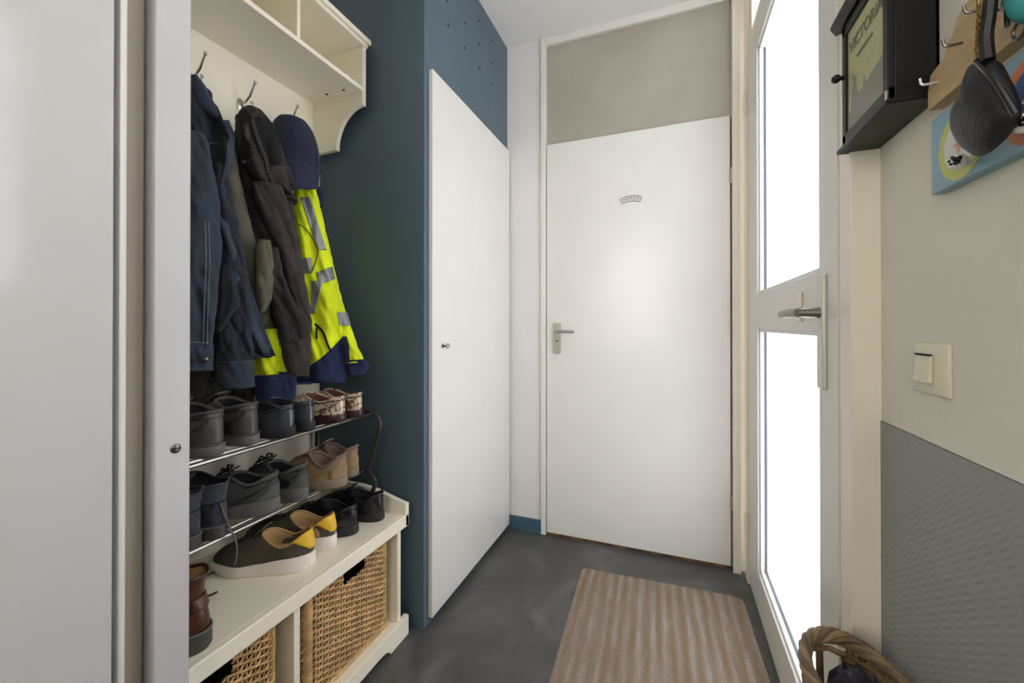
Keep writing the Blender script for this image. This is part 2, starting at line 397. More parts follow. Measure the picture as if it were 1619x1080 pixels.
def _rug():
    n, l = nodes_of(rug_m); b = n['Principled BSDF']; tc = n.new('ShaderNodeTexCoord')
    mp = n.new('ShaderNodeMapping'); mp.inputs['Scale'].default_value = (1, .12, 1); l.new(tc.outputs['Object'], mp.inputs[0])
    a = n.new('ShaderNodeTexNoise'); a.inputs['Scale'].default_value = 60; a.inputs['Detail'].default_value = 2; l.new(mp.outputs[0], a.inputs['Vector'])
    wv = n.new('ShaderNodeTexWave'); wv.bands_direction = 'X'; wv.inputs['Scale'].default_value = 7.6; wv.inputs['Distortion'].default_value = 2.5; wv.inputs['Detail'].default_value = 2
    l.new(mp.outputs[0], wv.inputs['Vector'])
    n3 = n.new('ShaderNodeTexNoise'); n3.inputs['Scale'].default_value = 260; l.new(tc.outputs['Object'], n3.inputs['Vector'])
    ad = n.new('ShaderNodeMath'); ad.operation = 'MULTIPLY_ADD'; ad.inputs[1].default_value = .55; l.new(a.outputs['Fac'], ad.inputs[0])
    m2 = n.new('ShaderNodeMath'); m2.operation = 'MULTIPLY'; m2.inputs[1].default_value = .22; l.new(wv.outputs['Fac'], m2.inputs[0]); l.new(m2.outputs[0], ad.inputs[2])
    m3 = n.new('ShaderNodeMath'); m3.operation = 'MULTIPLY_ADD'; m3.inputs[1].default_value = .5; l.new(n3.outputs['Fac'], m3.inputs[0]); l.new(ad.outputs[0], m3.inputs[2])
    r = n.new('ShaderNodeValToRGB'); l.new(m3.outputs[0], r.inputs[0])
    r.color_ramp.elements[0].position = .42; r.color_ramp.elements[0].color = (*lin('7E664A'), 1)
    r.color_ramp.elements[1].position = .88; r.color_ramp.elements[1].color = (*lin('9A9389'), 1)
    e = r.color_ramp.elements.new(.66); e.color = (*lin('877869'), 1)
    l.new(r.outputs[0], b.inputs['Base Color'])
_rug()
rug = mat_mesh().build('door_mat', rug_m, origin=(0,0,0), smooth=True, ang=60)
rug.rotation_euler = (0, 0, math.radians(2.2)); rug.location = (-.030, 1.187, .0005)
tag(rug, 'brown ribbed door mat with faint stripes on the dark floor', 'door mat')

# ------------------------------------------------------------------ hall bench with baskets
BX, BXB, BY0, BY1 = -.868, -1.27, -.02, 1.235
def prismY(poly, y0, y1): return MB().prism(poly, lambda u, v, w_: (u, w_, v), y0, y1)   # outline in X-Z
def prismX(poly, x0, x1): return MB().prism(poly, lambda u, v, w_: (w_, u, v), x0, x1)   # outline in Y-Z
bench = thing('storage_bench', 'cream hall bench with basket bays and a shoe rack on its seat', 'bench', ((BX+BXB)/2, (BY0+BY1)/2, 0))
MB().box(BXB, BX-.018, BY0+.018, BY1-.018, .397, .425).build('seat', cream_m, bench, bev=.0015)
MB().box(BX-.018, BX, BY0, BY1, .384, .4255).build('apron', cream_m, bench, bev=.0025)
for y in (BY1-.018, BY0):
    poly = [(BX, .384), (BX, .465), (BX-.02, .468), (BX-.06, .478), (BX-.13, .496), (BX-.2, .505), (BXB, .507), (BXB, .384)]
    prismY(poly, y, y+.018).build('end_lip', cream_m, bench, bev=.0015)
MB().box(BXB, BXB+.014, BY0, BY1, .06, .50).build('back_panel', cream_m, bench)
MB().box(BXB+.014, BX-.004, BY0+.02, BY1-.02, .05, .0675).build('base_shelf', cream_m, bench)
arch = [(BY0, .0), (BY0, .0685), (BY1, .0685), (BY1, 0), (1.135, 0), (1.128, .012), (1.11, .020), (1.08, .023), (.16, .023), (.13, .02), (.112, .012), (.105, 0)]
prismX(arch, BX-.02, BX).build('plinth', cream_m, bench, bev=.002)
MB().box(BXB+.014, BX-.012, 1.186, 1.204, .0675, .397).build('side_panel', cream_m, bench, bev=.001)
MB().box(BXB+.014, BX-.012, BY0+.03, BY0+.048, .0675, .397).build('side_panel', cream_m, bench, bev=.001)
for y in (.777, .372): MB().box(BXB+.014, BX-.012, y-.009, y+.009, .0675, .397).build('divider', cream_m, bench, bev=.001)

wick = mat('honey_wicker', 'CDA872', .5, var=.2, vscale=35, bump=.3, bscale=200)
wick_d = mat('wicker_gap_shade', '2E2114', .9)
def weave_face(mb, a, b, z0, z1, nrm, hole=None, rows=40, per=.021, r=.0034):
    """horizontal withies woven round upright stakes between corner points a and b"""
    a = Vector(a); b = Vector(b); d = b-a; L = d.length; nst = max(6, int(round(L/per/2))*2)
    step = L/nst; nrm = Vector(nrm)
    for k in range(1, nst):
        p = a+d*k/nst
        if hole and hole[0] < k/nst*L < hole[1]: mb.tube([(p.x, p.y, z0), (p.x, p.y, hole[2])], .0028, 5)
        else: mb.tube([(p.x, p.y, z0), (p.x, p.y, z1)], .0028, 5)
    for i in range(rows):
        z = z0+(z1-z0)*(i+.5)/rows; ph = i % 2
        pts = []; segs = [pts]
        for k in range(nst*2+1):
            t = k/(nst*2); s = t*L
            if hole and hole[0] < s < hole[1] and z > hole[2]:
                if segs[-1]: segs.append([])
                continue
            off = math.cos(PI*(t*nst + ph))*.0062
            zz = z + .0012*noise.noise(Vector((s*40, i*3.1, a.x*9)))
            q = a+d*t+nrm*off; segs[-1].append(Vector((q.x, q.y, zz)))
        for sg_ in segs:
            if len(sg_) > 1: mb.tube(sg_, r, 5)
def storage_basket(y0, y1, label, x1=-.905, hole=True):
    x0 = x1-.30; z0, z1 = .078, .372
    t = thing('wicker_basket', label, 'basket', ((x0+x1)/2, (y0+y1)/2, .068), group='honey wicker baskets in the bench bays')
    mb = MB(); c = (y1-y0)/2
    weave_face(mb, (x1, y0+.02, 0), (x1, y1-.012, 0), z0+.008, z1-.006, (1, 0, 0), hole=(c-.055, c+.03, .325), rows=32)
    weave_face(mb, (x0, y0+.012, 0), (x1-.012, y0+.004, 0), z0+.008, z1-.006, (0, -1, 0), rows=26)
    weave_face(mb, (x0, y1-.012, 0), (x1-.012, y1-.006, 0), z0+.008, z1-.006, (0, 1, 0), rows=26)
    mb.build('woven_wall', wick, t, ang=80)
    for (px, py) in ((x1-.008, y0+.012), (x1-.006, y1-.008), (x0+.008, y0+.012), (x0+.008, y1-.012)):
        m2 = MB(); r = .0125 if py < (y0+y1)/2 and px > x0+.1 else .008
        zs = [z0-.008+(z1-z0+.008)*k/12 for k in range(13)]
        m2.tube([(px, py, z) for z in zs], [r*(1+.06*math.sin(k*2.1)) for k in range(13)], 12)
        m2.build('corner_post', wick, t)
    for z in (z0-.001, z1):
        m2 = MB(); m2.tube([(x1, y0+.01, z), (x1, y1-.006, z), (x0, y1-.006, z), (x0, y0+.01, z)], .0085, 10, closed=True)
        m2.build('rim', wick, t)
    MB().box(x0+.006, x1-.008, y0+.014, y1-.014, .068, .074).build('base', wick, t)
    m2 = MB()  # dark sheets put inside as the shade seen between the withies
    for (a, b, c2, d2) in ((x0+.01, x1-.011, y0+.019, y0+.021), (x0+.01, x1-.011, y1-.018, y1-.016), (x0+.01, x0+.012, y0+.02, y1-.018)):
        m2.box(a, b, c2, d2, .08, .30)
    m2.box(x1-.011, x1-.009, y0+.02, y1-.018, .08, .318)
    m2.build('gap_shade', wick_d, t)
storage_basket(.829, 1.161, 'honey wicker basket in the right-hand bay of the cream bench')
storage_basket(.407, .739, 'honey wicker basket in the bay left of the bench divider')

# ------------------------------------------------------------------ coat rack on the niche wall
RY0, RY1 = .03, 1.235; XF = -1.06
rack = thing('coat_rack', 'cream wall coat rack with cubby shelf and curved end bracket', 'coat rack', (XN, (RY0+RY1)/2, 1.75))
MB().box(XN+.002, -1.300, RY0+.005, RY1+.004, .51, 2.135).build('back_panel', cream_m, rack, bev=.001)
for y in (RY1-.018, RY0):
    poly = [(-1.302, 1.757), (-1.185, 1.757)]
    for k in range(1, 11):
        a = PI/2*k/10; poly.append((-1.185+.125*(1-math.cos(a)), 1.757+.150*math.sin(a)))
    poly += [(XF, 2.135), (-1.302, 2.135)]
    prismY(poly, y, y+.018).build('end_bracket', cream_m, rack, bev=.001)
MB().box(-1.302, XF, RY0+.018, RY1-.018, 1.955, 1.970).build('shelf', cream_m, rack, bev=.001)
MB().box(XN+.002, XF+.018, RY0-.012, RY1+.008, 2.135, 2.152).build('top_board', cream_m, rack, bev=.002)
MB().box(-1.302, XF+.008, RY0-.005, RY1+.003, 2.122, 2.135).build('cornice', cream_m, rack, bev=.003)
for y in (.939, .65, .36): MB().box(-1.302, XF-.002, y-.006, y+.006, 1.970, 2.123).build('divider', cream_m, rack, bev=.001)
bolt_m = mat('bolt_bronze', '5A4A32', .5)
for (px, py) in ((1035/4+290, 307/4), (870/4+290, 355/4)):
    q = at(px, py, Y=RY1-.0185); MB().tube([(q.x, RY1-.0195, q.z), (q.x, RY1-.0175, q.z)], .005, 10).build('bolt_cover', bolt_m, rack)
for (x) in (-1.20, -1.12): MB().tube([(x, RY1-.05, 1.9535), (x, RY1-.05, 1.956)], .0055, 10).build('bolt_cover', bolt_m, rack)
# hooks: steel double hooks screwed to the back panel
def hook(y, z, label):
    t = thing('coat_hook', label, 'hook', (-1.30, y, z), group='steel double hooks on the coat rack')
    mb = MB(); mb.ball((-1.298, y, z+.005), .003, .011, .026, 14, 8); mb.build('back_plate', chrome, t)
    mb = MB(); mb.tube([(-1.297, y, z+.012), (-1.275, y, z+.014), (-1.255, y, z+.03), (-1.238, y, z+.058), (-1.232, y, z+.066)], [.004, .0038, .0034, .003, .003], 8)
    mb.ball((-1.231, y, z+.067), .0055, .0055, .0055, 10, 6); mb.build('upper_prong', chrome, t)
    mb = MB(); mb.tube([(-1.297, y, z-.01), (-1.275, y, z-.022), (-1.255, y, z-.018), (-1.246, y, z+.004)], [.004, .0038, .0034, .003], 8)
    mb.ball((-1.246, y, z+.006), .005, .005, .005, 10, 6); mb.build('lower_prong', chrome, t)
hook(.775, 1.795, 'steel double hook at left with the denim jacket hung on it')
hook(.925, 1.795, 'steel double hook with bare upper prong above the hooded jacket')
hook(1.085, 1.80, 'steel double hook behind the navy cap near the bracket')
p = at(553, 122, X=-1.10)
mb = MB()
for k in range(5):
    a = Vector((-1.115+.018*(k % 2), 1.12+.02*k, 1.971)); mb.tube([a, a+Vector((.02, .015, .012)), a+Vector((.01, .035, .016)), a+Vector((.0, .05, .004))], .006, 7)
tag(mb.build('tissue_packet', mat('white_tissue', 'DAD9DC', .7), ang=70), 'crumpled white tissue packet in the end cubby of the coat rack', 'tissue')

# ------------------------------------------------------------------ two-tier shoe rack
SRY0, SRY1 = .34, 1.205; ZT1, ZT2 = .772, .561
sr = thing('shoe_rack', 'grey metal two-tier shoe rack full of shoes on the bench', 'shoe rack', (-1.13, (SRY0+SRY1)/2, .425))
for zt, xs in ((ZT1, (-1.01, -1.04, -1.13, -1.24)), (ZT2, (-1.045, -1.075, -1.15, -1.24))):
    for i, x in enumerate(xs):
        MB().tube([(x, SRY0, zt), (x, SRY1+.002, zt)], .0052, 8).build('shelf_rail', tube_m if i < 2 else tube_d, sr)
for y in (SRY1+.008, SRY0):
    pts = [(-1.27, y, .430), (-1.275, y, .60), (-1.27, y, .755), (-1.255, y, .772), (-1.20, y, .775), (-1.04, y, .776), (-1.0, y, .772), (-.980, y, .758), (-.976, y, .735), (-.985, y, .70), (-1.02, y, .58), (-1.024, y, .555), (-1.01, y, .545), (-.998, y, .535), (-.997, y, .515), (-1.01, y, .49), (-1.035, y, .43)]
    sp = []
    for i in range(len(pts)-1):
        a, b = Vector(pts[i]), Vector(pts[i+1]); sp += [a, a.lerp(b, .5)]
    sp.append(Vector(pts[-1]))
    MB().tube(sp, .0078, 10).build('side_frame', tube_d, sr)
    MB().tube([(-1.275, y, ZT2), (-1.02, y, ZT2)], .005, 8).build('cross_bar', tube_d, sr)

# ------------------------------------------------------------------ shoes
def lerp(a, b, t): return a+(b-a)*t
def sstep(a, b, x):
    t = min(1, max(0, (x-a)/(b-a))); return t*t*(3-2*t)
def shoe(name, label, cat, group, loc, rot, L=.285, W=.102, up=None, hh=.085, hs=.062, hf=.095, x0=.012, x1=.135, wo=.062, toe=.058,
         heel=.026, fore=.014, sole=None, line=None, collar=None, laces=None, side=1, shaft=0, counter=None, rim=.0035, wave=0, welt=None,
         lace_r=.002, eyelets=4, flat_end=.0, tongue=None, scale=1, tip=None, ends=True):
    t_ = thing(name, label, cat, loc, rot, group)
    if scale != 1: t_.scale = (scale,)*3
    N = 48
    def core(t): return lerp(.80, .74, sstep(.1, .42, t)) if t < .42 else lerp(.74, 1.0, sstep(.42, .70, t))
    def outline(i):
        ph = 2*PI*i/N; t = (1-math.cos(ph))/2; sg_ = 1 if math.sin(ph) >= 0 else -1
        wv = core(t)*max(0, 1-abs(2*t-1)**(3.2 if t < .5 else 2.6))**.5
        y = sg_*wv*W/2 + side*.007*math.sin(PI*min(1, t*1.15))
        return t, sg_, L*t, y
    def th(t): return lerp(heel, fore, sstep(.25, .6, t)) + wave*math.sin(t*PI*2.4+.6)*.5
    def S(i):
        t, g, x, y = outline(i); return Vector((x, y, th(t)))
    def T(i):
        ph = 2*PI*i/N; t = (1-math.cos(ph))/2; g = 1 if math.sin(ph) >= 0 else -1
        x = lerp(x0, x1, t); y = g*wo/2*max(0, 1-abs(2*t-1)**2.4)**.5
        z = hh + (hs-hh)*sstep(0, .45, t) if t < .45 else hs+(hf-hs)*sstep(.45, 1, t)
        return Vector((x, y, z))
    def C(i):
        t, g, x, y = outline(i); z = lerp(hh*.62, toe, sstep(.1, .85, t))
        return Vector((x*(.985)+(-.004 if t < .1 else 0), y*1.02, z))
    def P(i, v):
        a, c, b = S(i), C(i), T(i); return a*(1-v)**2 + c*2*v*(1-v) + b*v*v
    rings = [[P(i, v) for i in range(N)] for v in [0, .08, .18, .3, .42, .54, .66, .78, .89, 1.0]]
    top = rings[-1]
    if shaft:
        cx = sum(p.x for p in top)/N
        for k in range(1, 7):
            f = k/6; rings.append([Vector((cx+(p.x-cx)*(1+.10*f), p.y*(1+.12*f)+.0012*math.sin(k*2+i*.6), p.z*(1-f)+(hh+shaft+ (.006 if p.x > cx else 0))*f if False else p.z+shaft*f+.002*math.sin(i*.5+k))) for i, p in enumerate(top)])
        top = rings[-1]
    for r in rings[1:-1]:
        for p in r:
            q = noise.noise(Vector((p.x*38+loc[0]*9, p.y*38+loc[1]*7, p.z*45)))*.0014; p.y += q; p.z += q*.5
    MB().loft(rings, False, False).build('upper', up, t_, local=True, ang=75)
    # lining: down inside the opening to the insole
    cx = sum(p.x for p in top)/N
    def sh(r, k, z): return [Vector((cx+(p.x-cx)*k, p.y*k, z if z is not None else p.z)) for p in r]
    base = rings[9]
    inn = [top, [Vector((cx+(p.x-cx)*.93, p.y*.9, p.z-.006)) for p in top], [Vector((cx+(p.x-cx)*.92, p.y*.92, lerp(p.z, heel+.008, .5))) for p in base], [Vector((cx+(p.x-cx)*.95, p.y*.95, heel+.008)) for p in base]]
    MB().loft(inn, False, True).build('lining', line, t_, local=True, ang=80)
    MB().tube(top, rim, 6, closed=True).build('collar', collar or up, t_, local=True, ang=80)
    # sole
    g = 1.045
    def so(i, z, k=g, dz=0):
        t, gg, x, y = outline(i); return Vector(((x-L*.45)*k+L*.45, y*(k+.03), z))
    spring = lambda t: .010*sstep(.78, 1, t)
    rr = []
    for f, k in ((0, g-.03), (.15, g), (.8, g), (1, g-.015)):
        rr.append([so(i, lerp(spring(outline(i)[0]), th(outline(i)[0])+.003, f), k) for i in range(N)])
    MB().loft(rr).build('sole', sole, t_, local=True, ang=50)
    if welt:
        MB().tube([so(i, th(outline(i)[0])+.003, g-.005) for i in range(N)], .0022, 5, closed=True).build('welt', welt, t_, local=True)
    def patch(ph0, ph1, v0, v1, off, nm, m, poly=None):
        # a leather overlay lying on the upper; ph in ring steps from the heel centre
        rows = []
        for a in range(9):
            v = lerp(v0, v1, a/8); row = []
            for b in range(13):
                fi = lerp(ph0, ph1, b/12)
                if poly: fi = fi*poly(a/8)
                i0 = math.floor(fi); fr = fi-i0
                q = P(i0 % N, v).lerp(P((i0+1) % N, v), fr)
                cc = Vector((L*.4 if abs(fi) > 12 else L*.2, 0, q.z*.7)); n_ = (q-cc).normalized()
                row.append(q+n_*off)
            rows.append(row)
        MB().loft(rows, False, False, closed=False).build(nm, m, t_, local=True, solid=.002, ang=80)
    def E2(fi, v, off=.0008):
        i0 = math.floor(fi); q = P(i0 % N, v).lerp(P((i0+1) % N, v), fi-i0)
        cc = Vector((L*.35, 0, q.z*.7)); return q+(q-cc).normalized()*off
    if not counter or counter[5] != 'heel_tab':
        mb = MB()
        for g_ in (-1, 1):
            mb.tube([E2(g_*lerp(9.5, 3.2, sstep(0, 1, t)), lerp(.05, .84, t)) for t in [k/10 for k in range(11)]], .0011, 5)
            mb.tube([E2(g_*lerp(10.3, 4.0, sstep(0, 1, t)), lerp(.05, .84, t)) for t in [k/10 for k in range(11)]], .0008, 5)
        mb.tube([E2(f, .84, .0012) for f in range(-11, 12)], .0016, 5)
        mb.build('stitched_seam', rub_k if up is snake else line if line is dark_l else up, t_, local=True)
    if counter: patch(*counter)
    if tip: patch(*tip)
    # tongue, laces and bow at the throat
    if laces:
        fr = T(N//2); bk = P(N//2, .72)
        mb = MB(); tw = wo*.30
        a = fr+Vector((.012, 0, .0)); b = fr+Vector((-.012, 0, .016+ (shaft*.5 if shaft else 0)))
        rows = [[Vector((a.x, yy, a.z-.002+.004*math.cos(yy/tw*1.4))) for yy in (-tw, -tw*.5, 0, tw*.5, tw)], [Vector((b.x, yy, b.z+.003*math.cos(yy/tw*1.4))) for yy in (-tw, -tw*.5, 0, tw*.5, tw)]]
        mb.loft([rows[0], [p.lerp(q, .5)+Vector((.002,0,0)) for p, q in zip(*rows)], rows[1]], False, False, closed=False)
        mb.build('tongue', tongue or up, t_, local=True, solid=.004, ang=80)
        mb = MB()
        for k in range(eyelets):
            v = .99-.085*k; j = 3.0
            def E(sgn, vv):
                fi = N/2+sgn*j; i0 = int(fi); return P(i0, vv)
            l_, r_ = E(-1, v), E(1, v); up_ = Vector((.001, 0, .006))
            mb.tube([l_, l_.lerp(r_, .25)+up_, l_.lerp(r_, .75)+up_, r_+Vector((0, 0, .002))], lace_r, 6)
            if k+1 < eyelets:
                r2 = E(1, v-.085); mb.tube([l_, l_.lerp(r2, .5)+up_*1.3, r2], lace_r, 6)
        q = fr+Vector((.010, 0, .012))
        if ends:
            for sgn in (-1, 1):
                mb.tube([q, q+Vector((.006, sgn*.014, .010)), q+Vector((.0, sgn*.030, .004)), q+Vector((.006, sgn*.024, -.004)), q], lace_r, 6)
                mb.tube([q, q+Vector((.012, sgn*.018, -.003)), q+Vector((.016, sgn*.034, -.016)), q+Vector((.010, sgn*.044, -.030))], lace_r, 6)
        mb.build('laces', laces, t_, local=True, ang=80)
    return t_
def heel_toe(hx, hy, ang, z): return hx, hy, z

leather_k = mat('black_leather', '1C1C20', .27, bump=.35, bscale=150, bdist=.0008, var=.1)
leather_s = mat('shiny_black_leather', '1C1D22', .2, bump=.3, bscale=90, bdist=.0008, coat=.3)
patent_k = mat('dark_croc_leather', '3B3F46', .22, bump=.6, bscale=260, bdist=.001, coat=.5, stretch=(1, 1, .3))
boot_g = mat('charcoal_oiled_leather', '4A4944', .4, bump=.3, bscale=120, bdist=.0008, var=.12)
boot_b = mat('dark_slate_suede', '33363F', .8, bump=.4, bscale=300, bdist=.0008, var=.15, sheen=.1)
nub_g = mat('dark_grey_nubuck', '464843', .85, bump=.4, bscale=300, bdist=.0008, var=.12)
nub_g2 = mat('grey_green_overlay', '50534D', .75, bump=.3, bscale=300, bdist=.0006)
tan_m = mat('tan_nubuck', '9C815F', .85, bump=.4, bscale=260, bdist=.0008, var=.1, vscale=20)
tan_c = mat('taupe_collar', '7D685C', .85, bump=.3, bscale=200)
tan_s = mat('tan_rubber_sole', '8F7F6A', .7, bump=.2)
olive_m = mat('olive_canvas', '4E483A', .85, bump=.4, bscale=420, bdist=.0008, var=.08)
yel_m = mat('yellow_heel_leather', 'E2B62C', .5, bump=.2, bscale=120)
beige_l = mat('beige_lining', 'B08D5E', .85, bump=.3, bscale=200, var=.08)
white_s = mat('off_white_foam_sole', 'EEE6DA', .6, bump=.25, bscale=90)
brown_b = mat('brown_oiled_leather', '331D14', .35, bump=.35, bscale=110, bdist=.001, col2='6E3C20', vscale=9, lo=.35, hi=.75)
dark_l = mat('dark_lining', '161518', .95)
rub_k = mat('black_rubber', '232325', .6, bump=.2)
rub_g = mat('grey_rubber', '66655F', .65, bump=.2, var=.1)
rub_d = mat('dark_grey_rubber', '45443F', .6, bump=.2)
maroon = mat('maroon_sole', '3C2427', .3)
lace_k = mat('black_lace', '1B1B1E', .8); lace_g = mat('grey_lace', '6A6964', .8); lace_b = mat('brown_lace', '2C2018', .7)
snake = mat('cream_patent_print', '3A2523', .18, coat=.7, col2='CDB79C', vscale=55, lo=.36, hi=.50, detail=5, distort=1.2)
wine_l = mat('wine_lining', '5A2A20', .6)

D = math.radians
def place(px, py, z): 
    q = at(px, py, Z=z); return q.x, q.y
# top tier: heels at the front rail, toes to the back
zt = ZT1+.0052
def S1(px, py, z, back=0):
    x, y = place(px, py, z); return (x-back, y, z)
base = dict(line=dark_l)
shoe('ankle_boot', 'charcoal leather ankle boot at the far left of the top rack tier', 'boot', 'charcoal ankle boots on the top tier', S1(350, 720, zt, .008), PI+D(6), up=boot_g, sole=rub_g, collar=boot_g, laces=lace_k, hh=.105, hs=.098, hf=.115, x0=.006, x1=.12, wo=.07, W=.108, heel=.024, line=dark_l, welt=rub_d, side=1, rim=.005, L=.26, toe=.062,
     counter=(-6, 6, .80, .99, .0015, 'heel_strip', boot_g))
shoe('ankle_boot', 'charcoal leather ankle boot, second from the left on the top rack tier', 'boot', 'charcoal ankle boots on the top tier', S1(405, 703, zt, .008), PI+D(4), up=boot_g, sole=rub_g, collar=boot_g, laces=lace_k, hh=.106, hs=.098, hf=.115, x0=.006, x1=.12, wo=.07, W=.104, heel=.024, line=dark_l, welt=rub_d, side=-1, rim=.005, L=.26, toe=.062,
     counter=(-6, 6, .80, .99, .0015, 'heel_strip', boot_g))
shoe('loafer', 'black croc-grain loafer beside the charcoal ankle boots', 'loafer', 'black croc-grain loafers on the top tier', S1(465, 690, zt, .006), PI+D(8), up=patent_k, sole=rub_k, collar=patent_k, hh=.088, hs=.07, hf=.088, x0=.004, x1=.155, wo=.07, W=.094, heel=.026, fore=.009, line=dark_l, side=1, L=.265)
shoe('loafer', 'black croc-grain loafer beside the patterned patent shoes', 'loafer', 'black croc-grain loafers on the top tier', S1(496, 681, zt, .006), PI+D(6), up=patent_k, sole=rub_k, collar=patent_k, hh=.088, hs=.07, hf=.088, x0=.004, x1=.155, wo=.068, W=.09, heel=.026, fore=.009, line=dark_l, side=-1, L=.265)
shoe('patent_slipper', 'cream and wine patterned patent slip-on, the left one of its pair', 'slip-on shoe', 'patterned patent slip-ons on the top tier', S1(546, 666, zt, .006), PI+D(12), up=snake, sole=maroon, collar=snake, hh=.080, hs=.066, hf=.088, x0=.002, x1=.14, wo=.074, W=.098, heel=.022, fore=.010, line=wine_l, side=1, L=.255)
shoe('patent_slipper', 'cream and wine patterned patent slip-on at the right end of the top tier', 'slip-on shoe', 'patterned patent slip-ons on the top tier', S1(573, 659, zt, .006), PI+D(8), up=snake, sole=maroon, collar=snake, hh=.080, hs=.066, hf=.088, x0=.002, x1=.14, wo=.07, W=.09, heel=.022, fore=.010, line=wine_l, side=-1, L=.255)
# lower tier
zt = ZT2+.0052
shoe('suede_boot', 'dark slate suede boot half hidden behind the white post', 'boot', 'dark slate suede boots on the lower tier', S1(309, 868, zt, .0), PI+D(8), up=boot_b, sole=rub_d, collar=boot_b, hh=.10, hs=.095, hf=.11, x0=.004, x1=.12, wo=.078, W=.10, heel=.028, line=dark_l, side=1, shaft=.03, laces=lace_g, rim=.003, L=.248, welt=rub_g)
boot_a = shoe('suede_boot', 'dark slate suede boot beside the dark grey trail shoes', 'boot', 'dark slate suede boots on the lower tier', S1(356, 850, zt, .008), PI+D(10), up=boot_b, sole=rub_d, collar=boot_b, hh=.10, hs=.095, hf=.11, x0=.004, x1=.12, wo=.078, W=.098, heel=.028, line=dark_l, side=-1, shaft=.033, laces=lace_k, rim=.003, L=.248, welt=rub_g)
shoe('trail_shoe', 'dark grey trail shoe nearest the suede boots', 'shoe', 'dark grey trail shoes on the lower tier', S1(439, 806, zt, .0), PI+D(27), up=nub_g, sole=rub_g, collar=nub_g2, hh=.105, hs=.085, hf=.105, x0=.004, x1=.125, wo=.072, W=.108, heel=.034, fore=.024, line=dark_l, side=1, laces=lace_k, rim=.005, lace_r=.003, L=.262, wave=.006,
     counter=(-7, 7, .02, .62, .0015, 'heel_counter', nub_g2, lambda a: 1-.55*a))
shoe('trail_shoe', 'dark grey trail shoe nearest the tan shoes', 'shoe', 'dark grey trail shoes on the lower tier', S1(486, 790, zt, .006), PI+D(12), up=nub_g, sole=rub_g, collar=nub_g2, hh=.105, hs=.085, hf=.105, x0=.004, x1=.125, wo=.07, W=.10, heel=.034, fore=.024, line=dark_l, side=-1, laces=lace_k, rim=.005, lace_r=.003, L=.262, wave=.006,
     counter=(-7, 7, .02, .62, .0015, 'heel_counter', nub_g2, lambda a: 1-.55*a))
shoe('walking_shoe', 'tan nubuck walking shoe, the nearer one of its pair', 'shoe', 'tan nubuck walking shoes on the lower tier', S1(547, 767, zt, .002), PI+D(16), up=tan_m, sole=tan_s, collar=tan_c, hh=.100, hs=.07, hf=.10, x0=.004, x1=.12, wo=.078, W=.108, heel=.026, fore=.02, line=tan_c, side=1, rim=.006, laces=tan_c, L=.255, ends=False,
     counter=(-6, 6, .04, .5, .0012, 'heel_counter', tan_m))
shoe('walking_shoe', 'tan nubuck walking shoe at the right end of the lower tier', 'shoe', 'tan nubuck walking shoes on the lower tier', S1(566, 752, zt, .006), PI+D(8), up=tan_m, sole=tan_s, collar=tan_c, hh=.100, hs=.07, hf=.10, x0=.004, x1=.12, wo=.074, W=.098, heel=.026, fore=.02, line=tan_c, side=-1, rim=.006, laces=tan_c, L=.255, ends=False,
     counter=(-6, 6, .04, .5, .0012, 'heel_counter', tan_m))
# on the bench seat
zb_ = .4258
yc = lambda a: lerp(.25, 1, a)
shoe('sneaker', 'olive canvas sneaker with yellow heel, the nearer one lying side-on', 'sneaker', 'olive sneakers with yellow heels on the bench', S1(495, 893, zb_, 0), PI+D(23), up=olive_m, sole=white_s, collar=beige_l, hh=.096, hs=.068, hf=.094, x0=.008, x1=.135, wo=.076, W=.104, heel=.036, fore=.024, line=beige_l, side=1, L=.268, rim=.003, laces=lace_b, wave=.004, ends=False,
     counter=(-8.5, 8.5, .30, 1.03, .003, 'heel_tab', yel_m, yc))
shoe('sneaker', 'olive canvas sneaker with yellow heel, the farther one by the black shoes', 'sneaker', 'olive sneakers with yellow heels on the bench', S1(530, 866, zb_, .004), PI+D(14), up=olive_m, sole=white_s, collar=beige_l, hh=.096, hs=.068, hf=.094, x0=.008, x1=.135, wo=.076, W=.10, heel=.036, fore=.024, line=beige_l, side=-1, L=.285, rim=.003, laces=lace_b, wave=.004, ends=False,
     counter=(-8.5, 8.5, .30, 1.03, .003, 'heel_tab', yel_m, yc))
shoe('derby_shoe', 'black leather lace-up shoe beside the olive sneakers', 'shoe', 'black leather lace-up shoes on the bench', S1(565, 843, zb_, .004), PI+D(10), up=leather_k, sole=rub_k, collar=leather_k, hh=.090, hs=.070, hf=.092, x0=.004, x1=.12, wo=.07, W=.102, heel=.026, fore=.014, line=dark_l, side=1, L=.28, laces=lace_k, rim=.0045, ends=False)
shoe('derby_shoe', 'black leather lace-up shoe at the right end of the bench', 'shoe', 'black leather lace-up shoes on the bench', S1(606, 822, zb_, .004), PI+D(8), up=leather_k, sole=rub_k, collar=leather_k, hh=.090, hs=.070, hf=.092, x0=.004, x1=.12, wo=.07, W=.10, heel=.026, fore=.014, line=dark_l, side=-1, L=.28, laces=lace_k, rim=.0045, ends=False)
boot_b_ = shoe('work_boot', 'brown oiled leather work boot on the bench beside the white post', 'boot', None, S1(333, 1024, zb_, .01), PI+D(28), up=brown_b, sole=rub_d, collar=brown_b, hh=.105, hs=.10, hf=.115, x0=.012, x1=.12, wo=.076, W=.112, heel=.036, fore=.02, line=beige_l, side=-1, shaft=.045, laces=lace_b, rim=.004, L=.29, welt=rub_g,
     counter=(-4, 4, .7, 1.0, .003, 'heel_strap', brown_b))
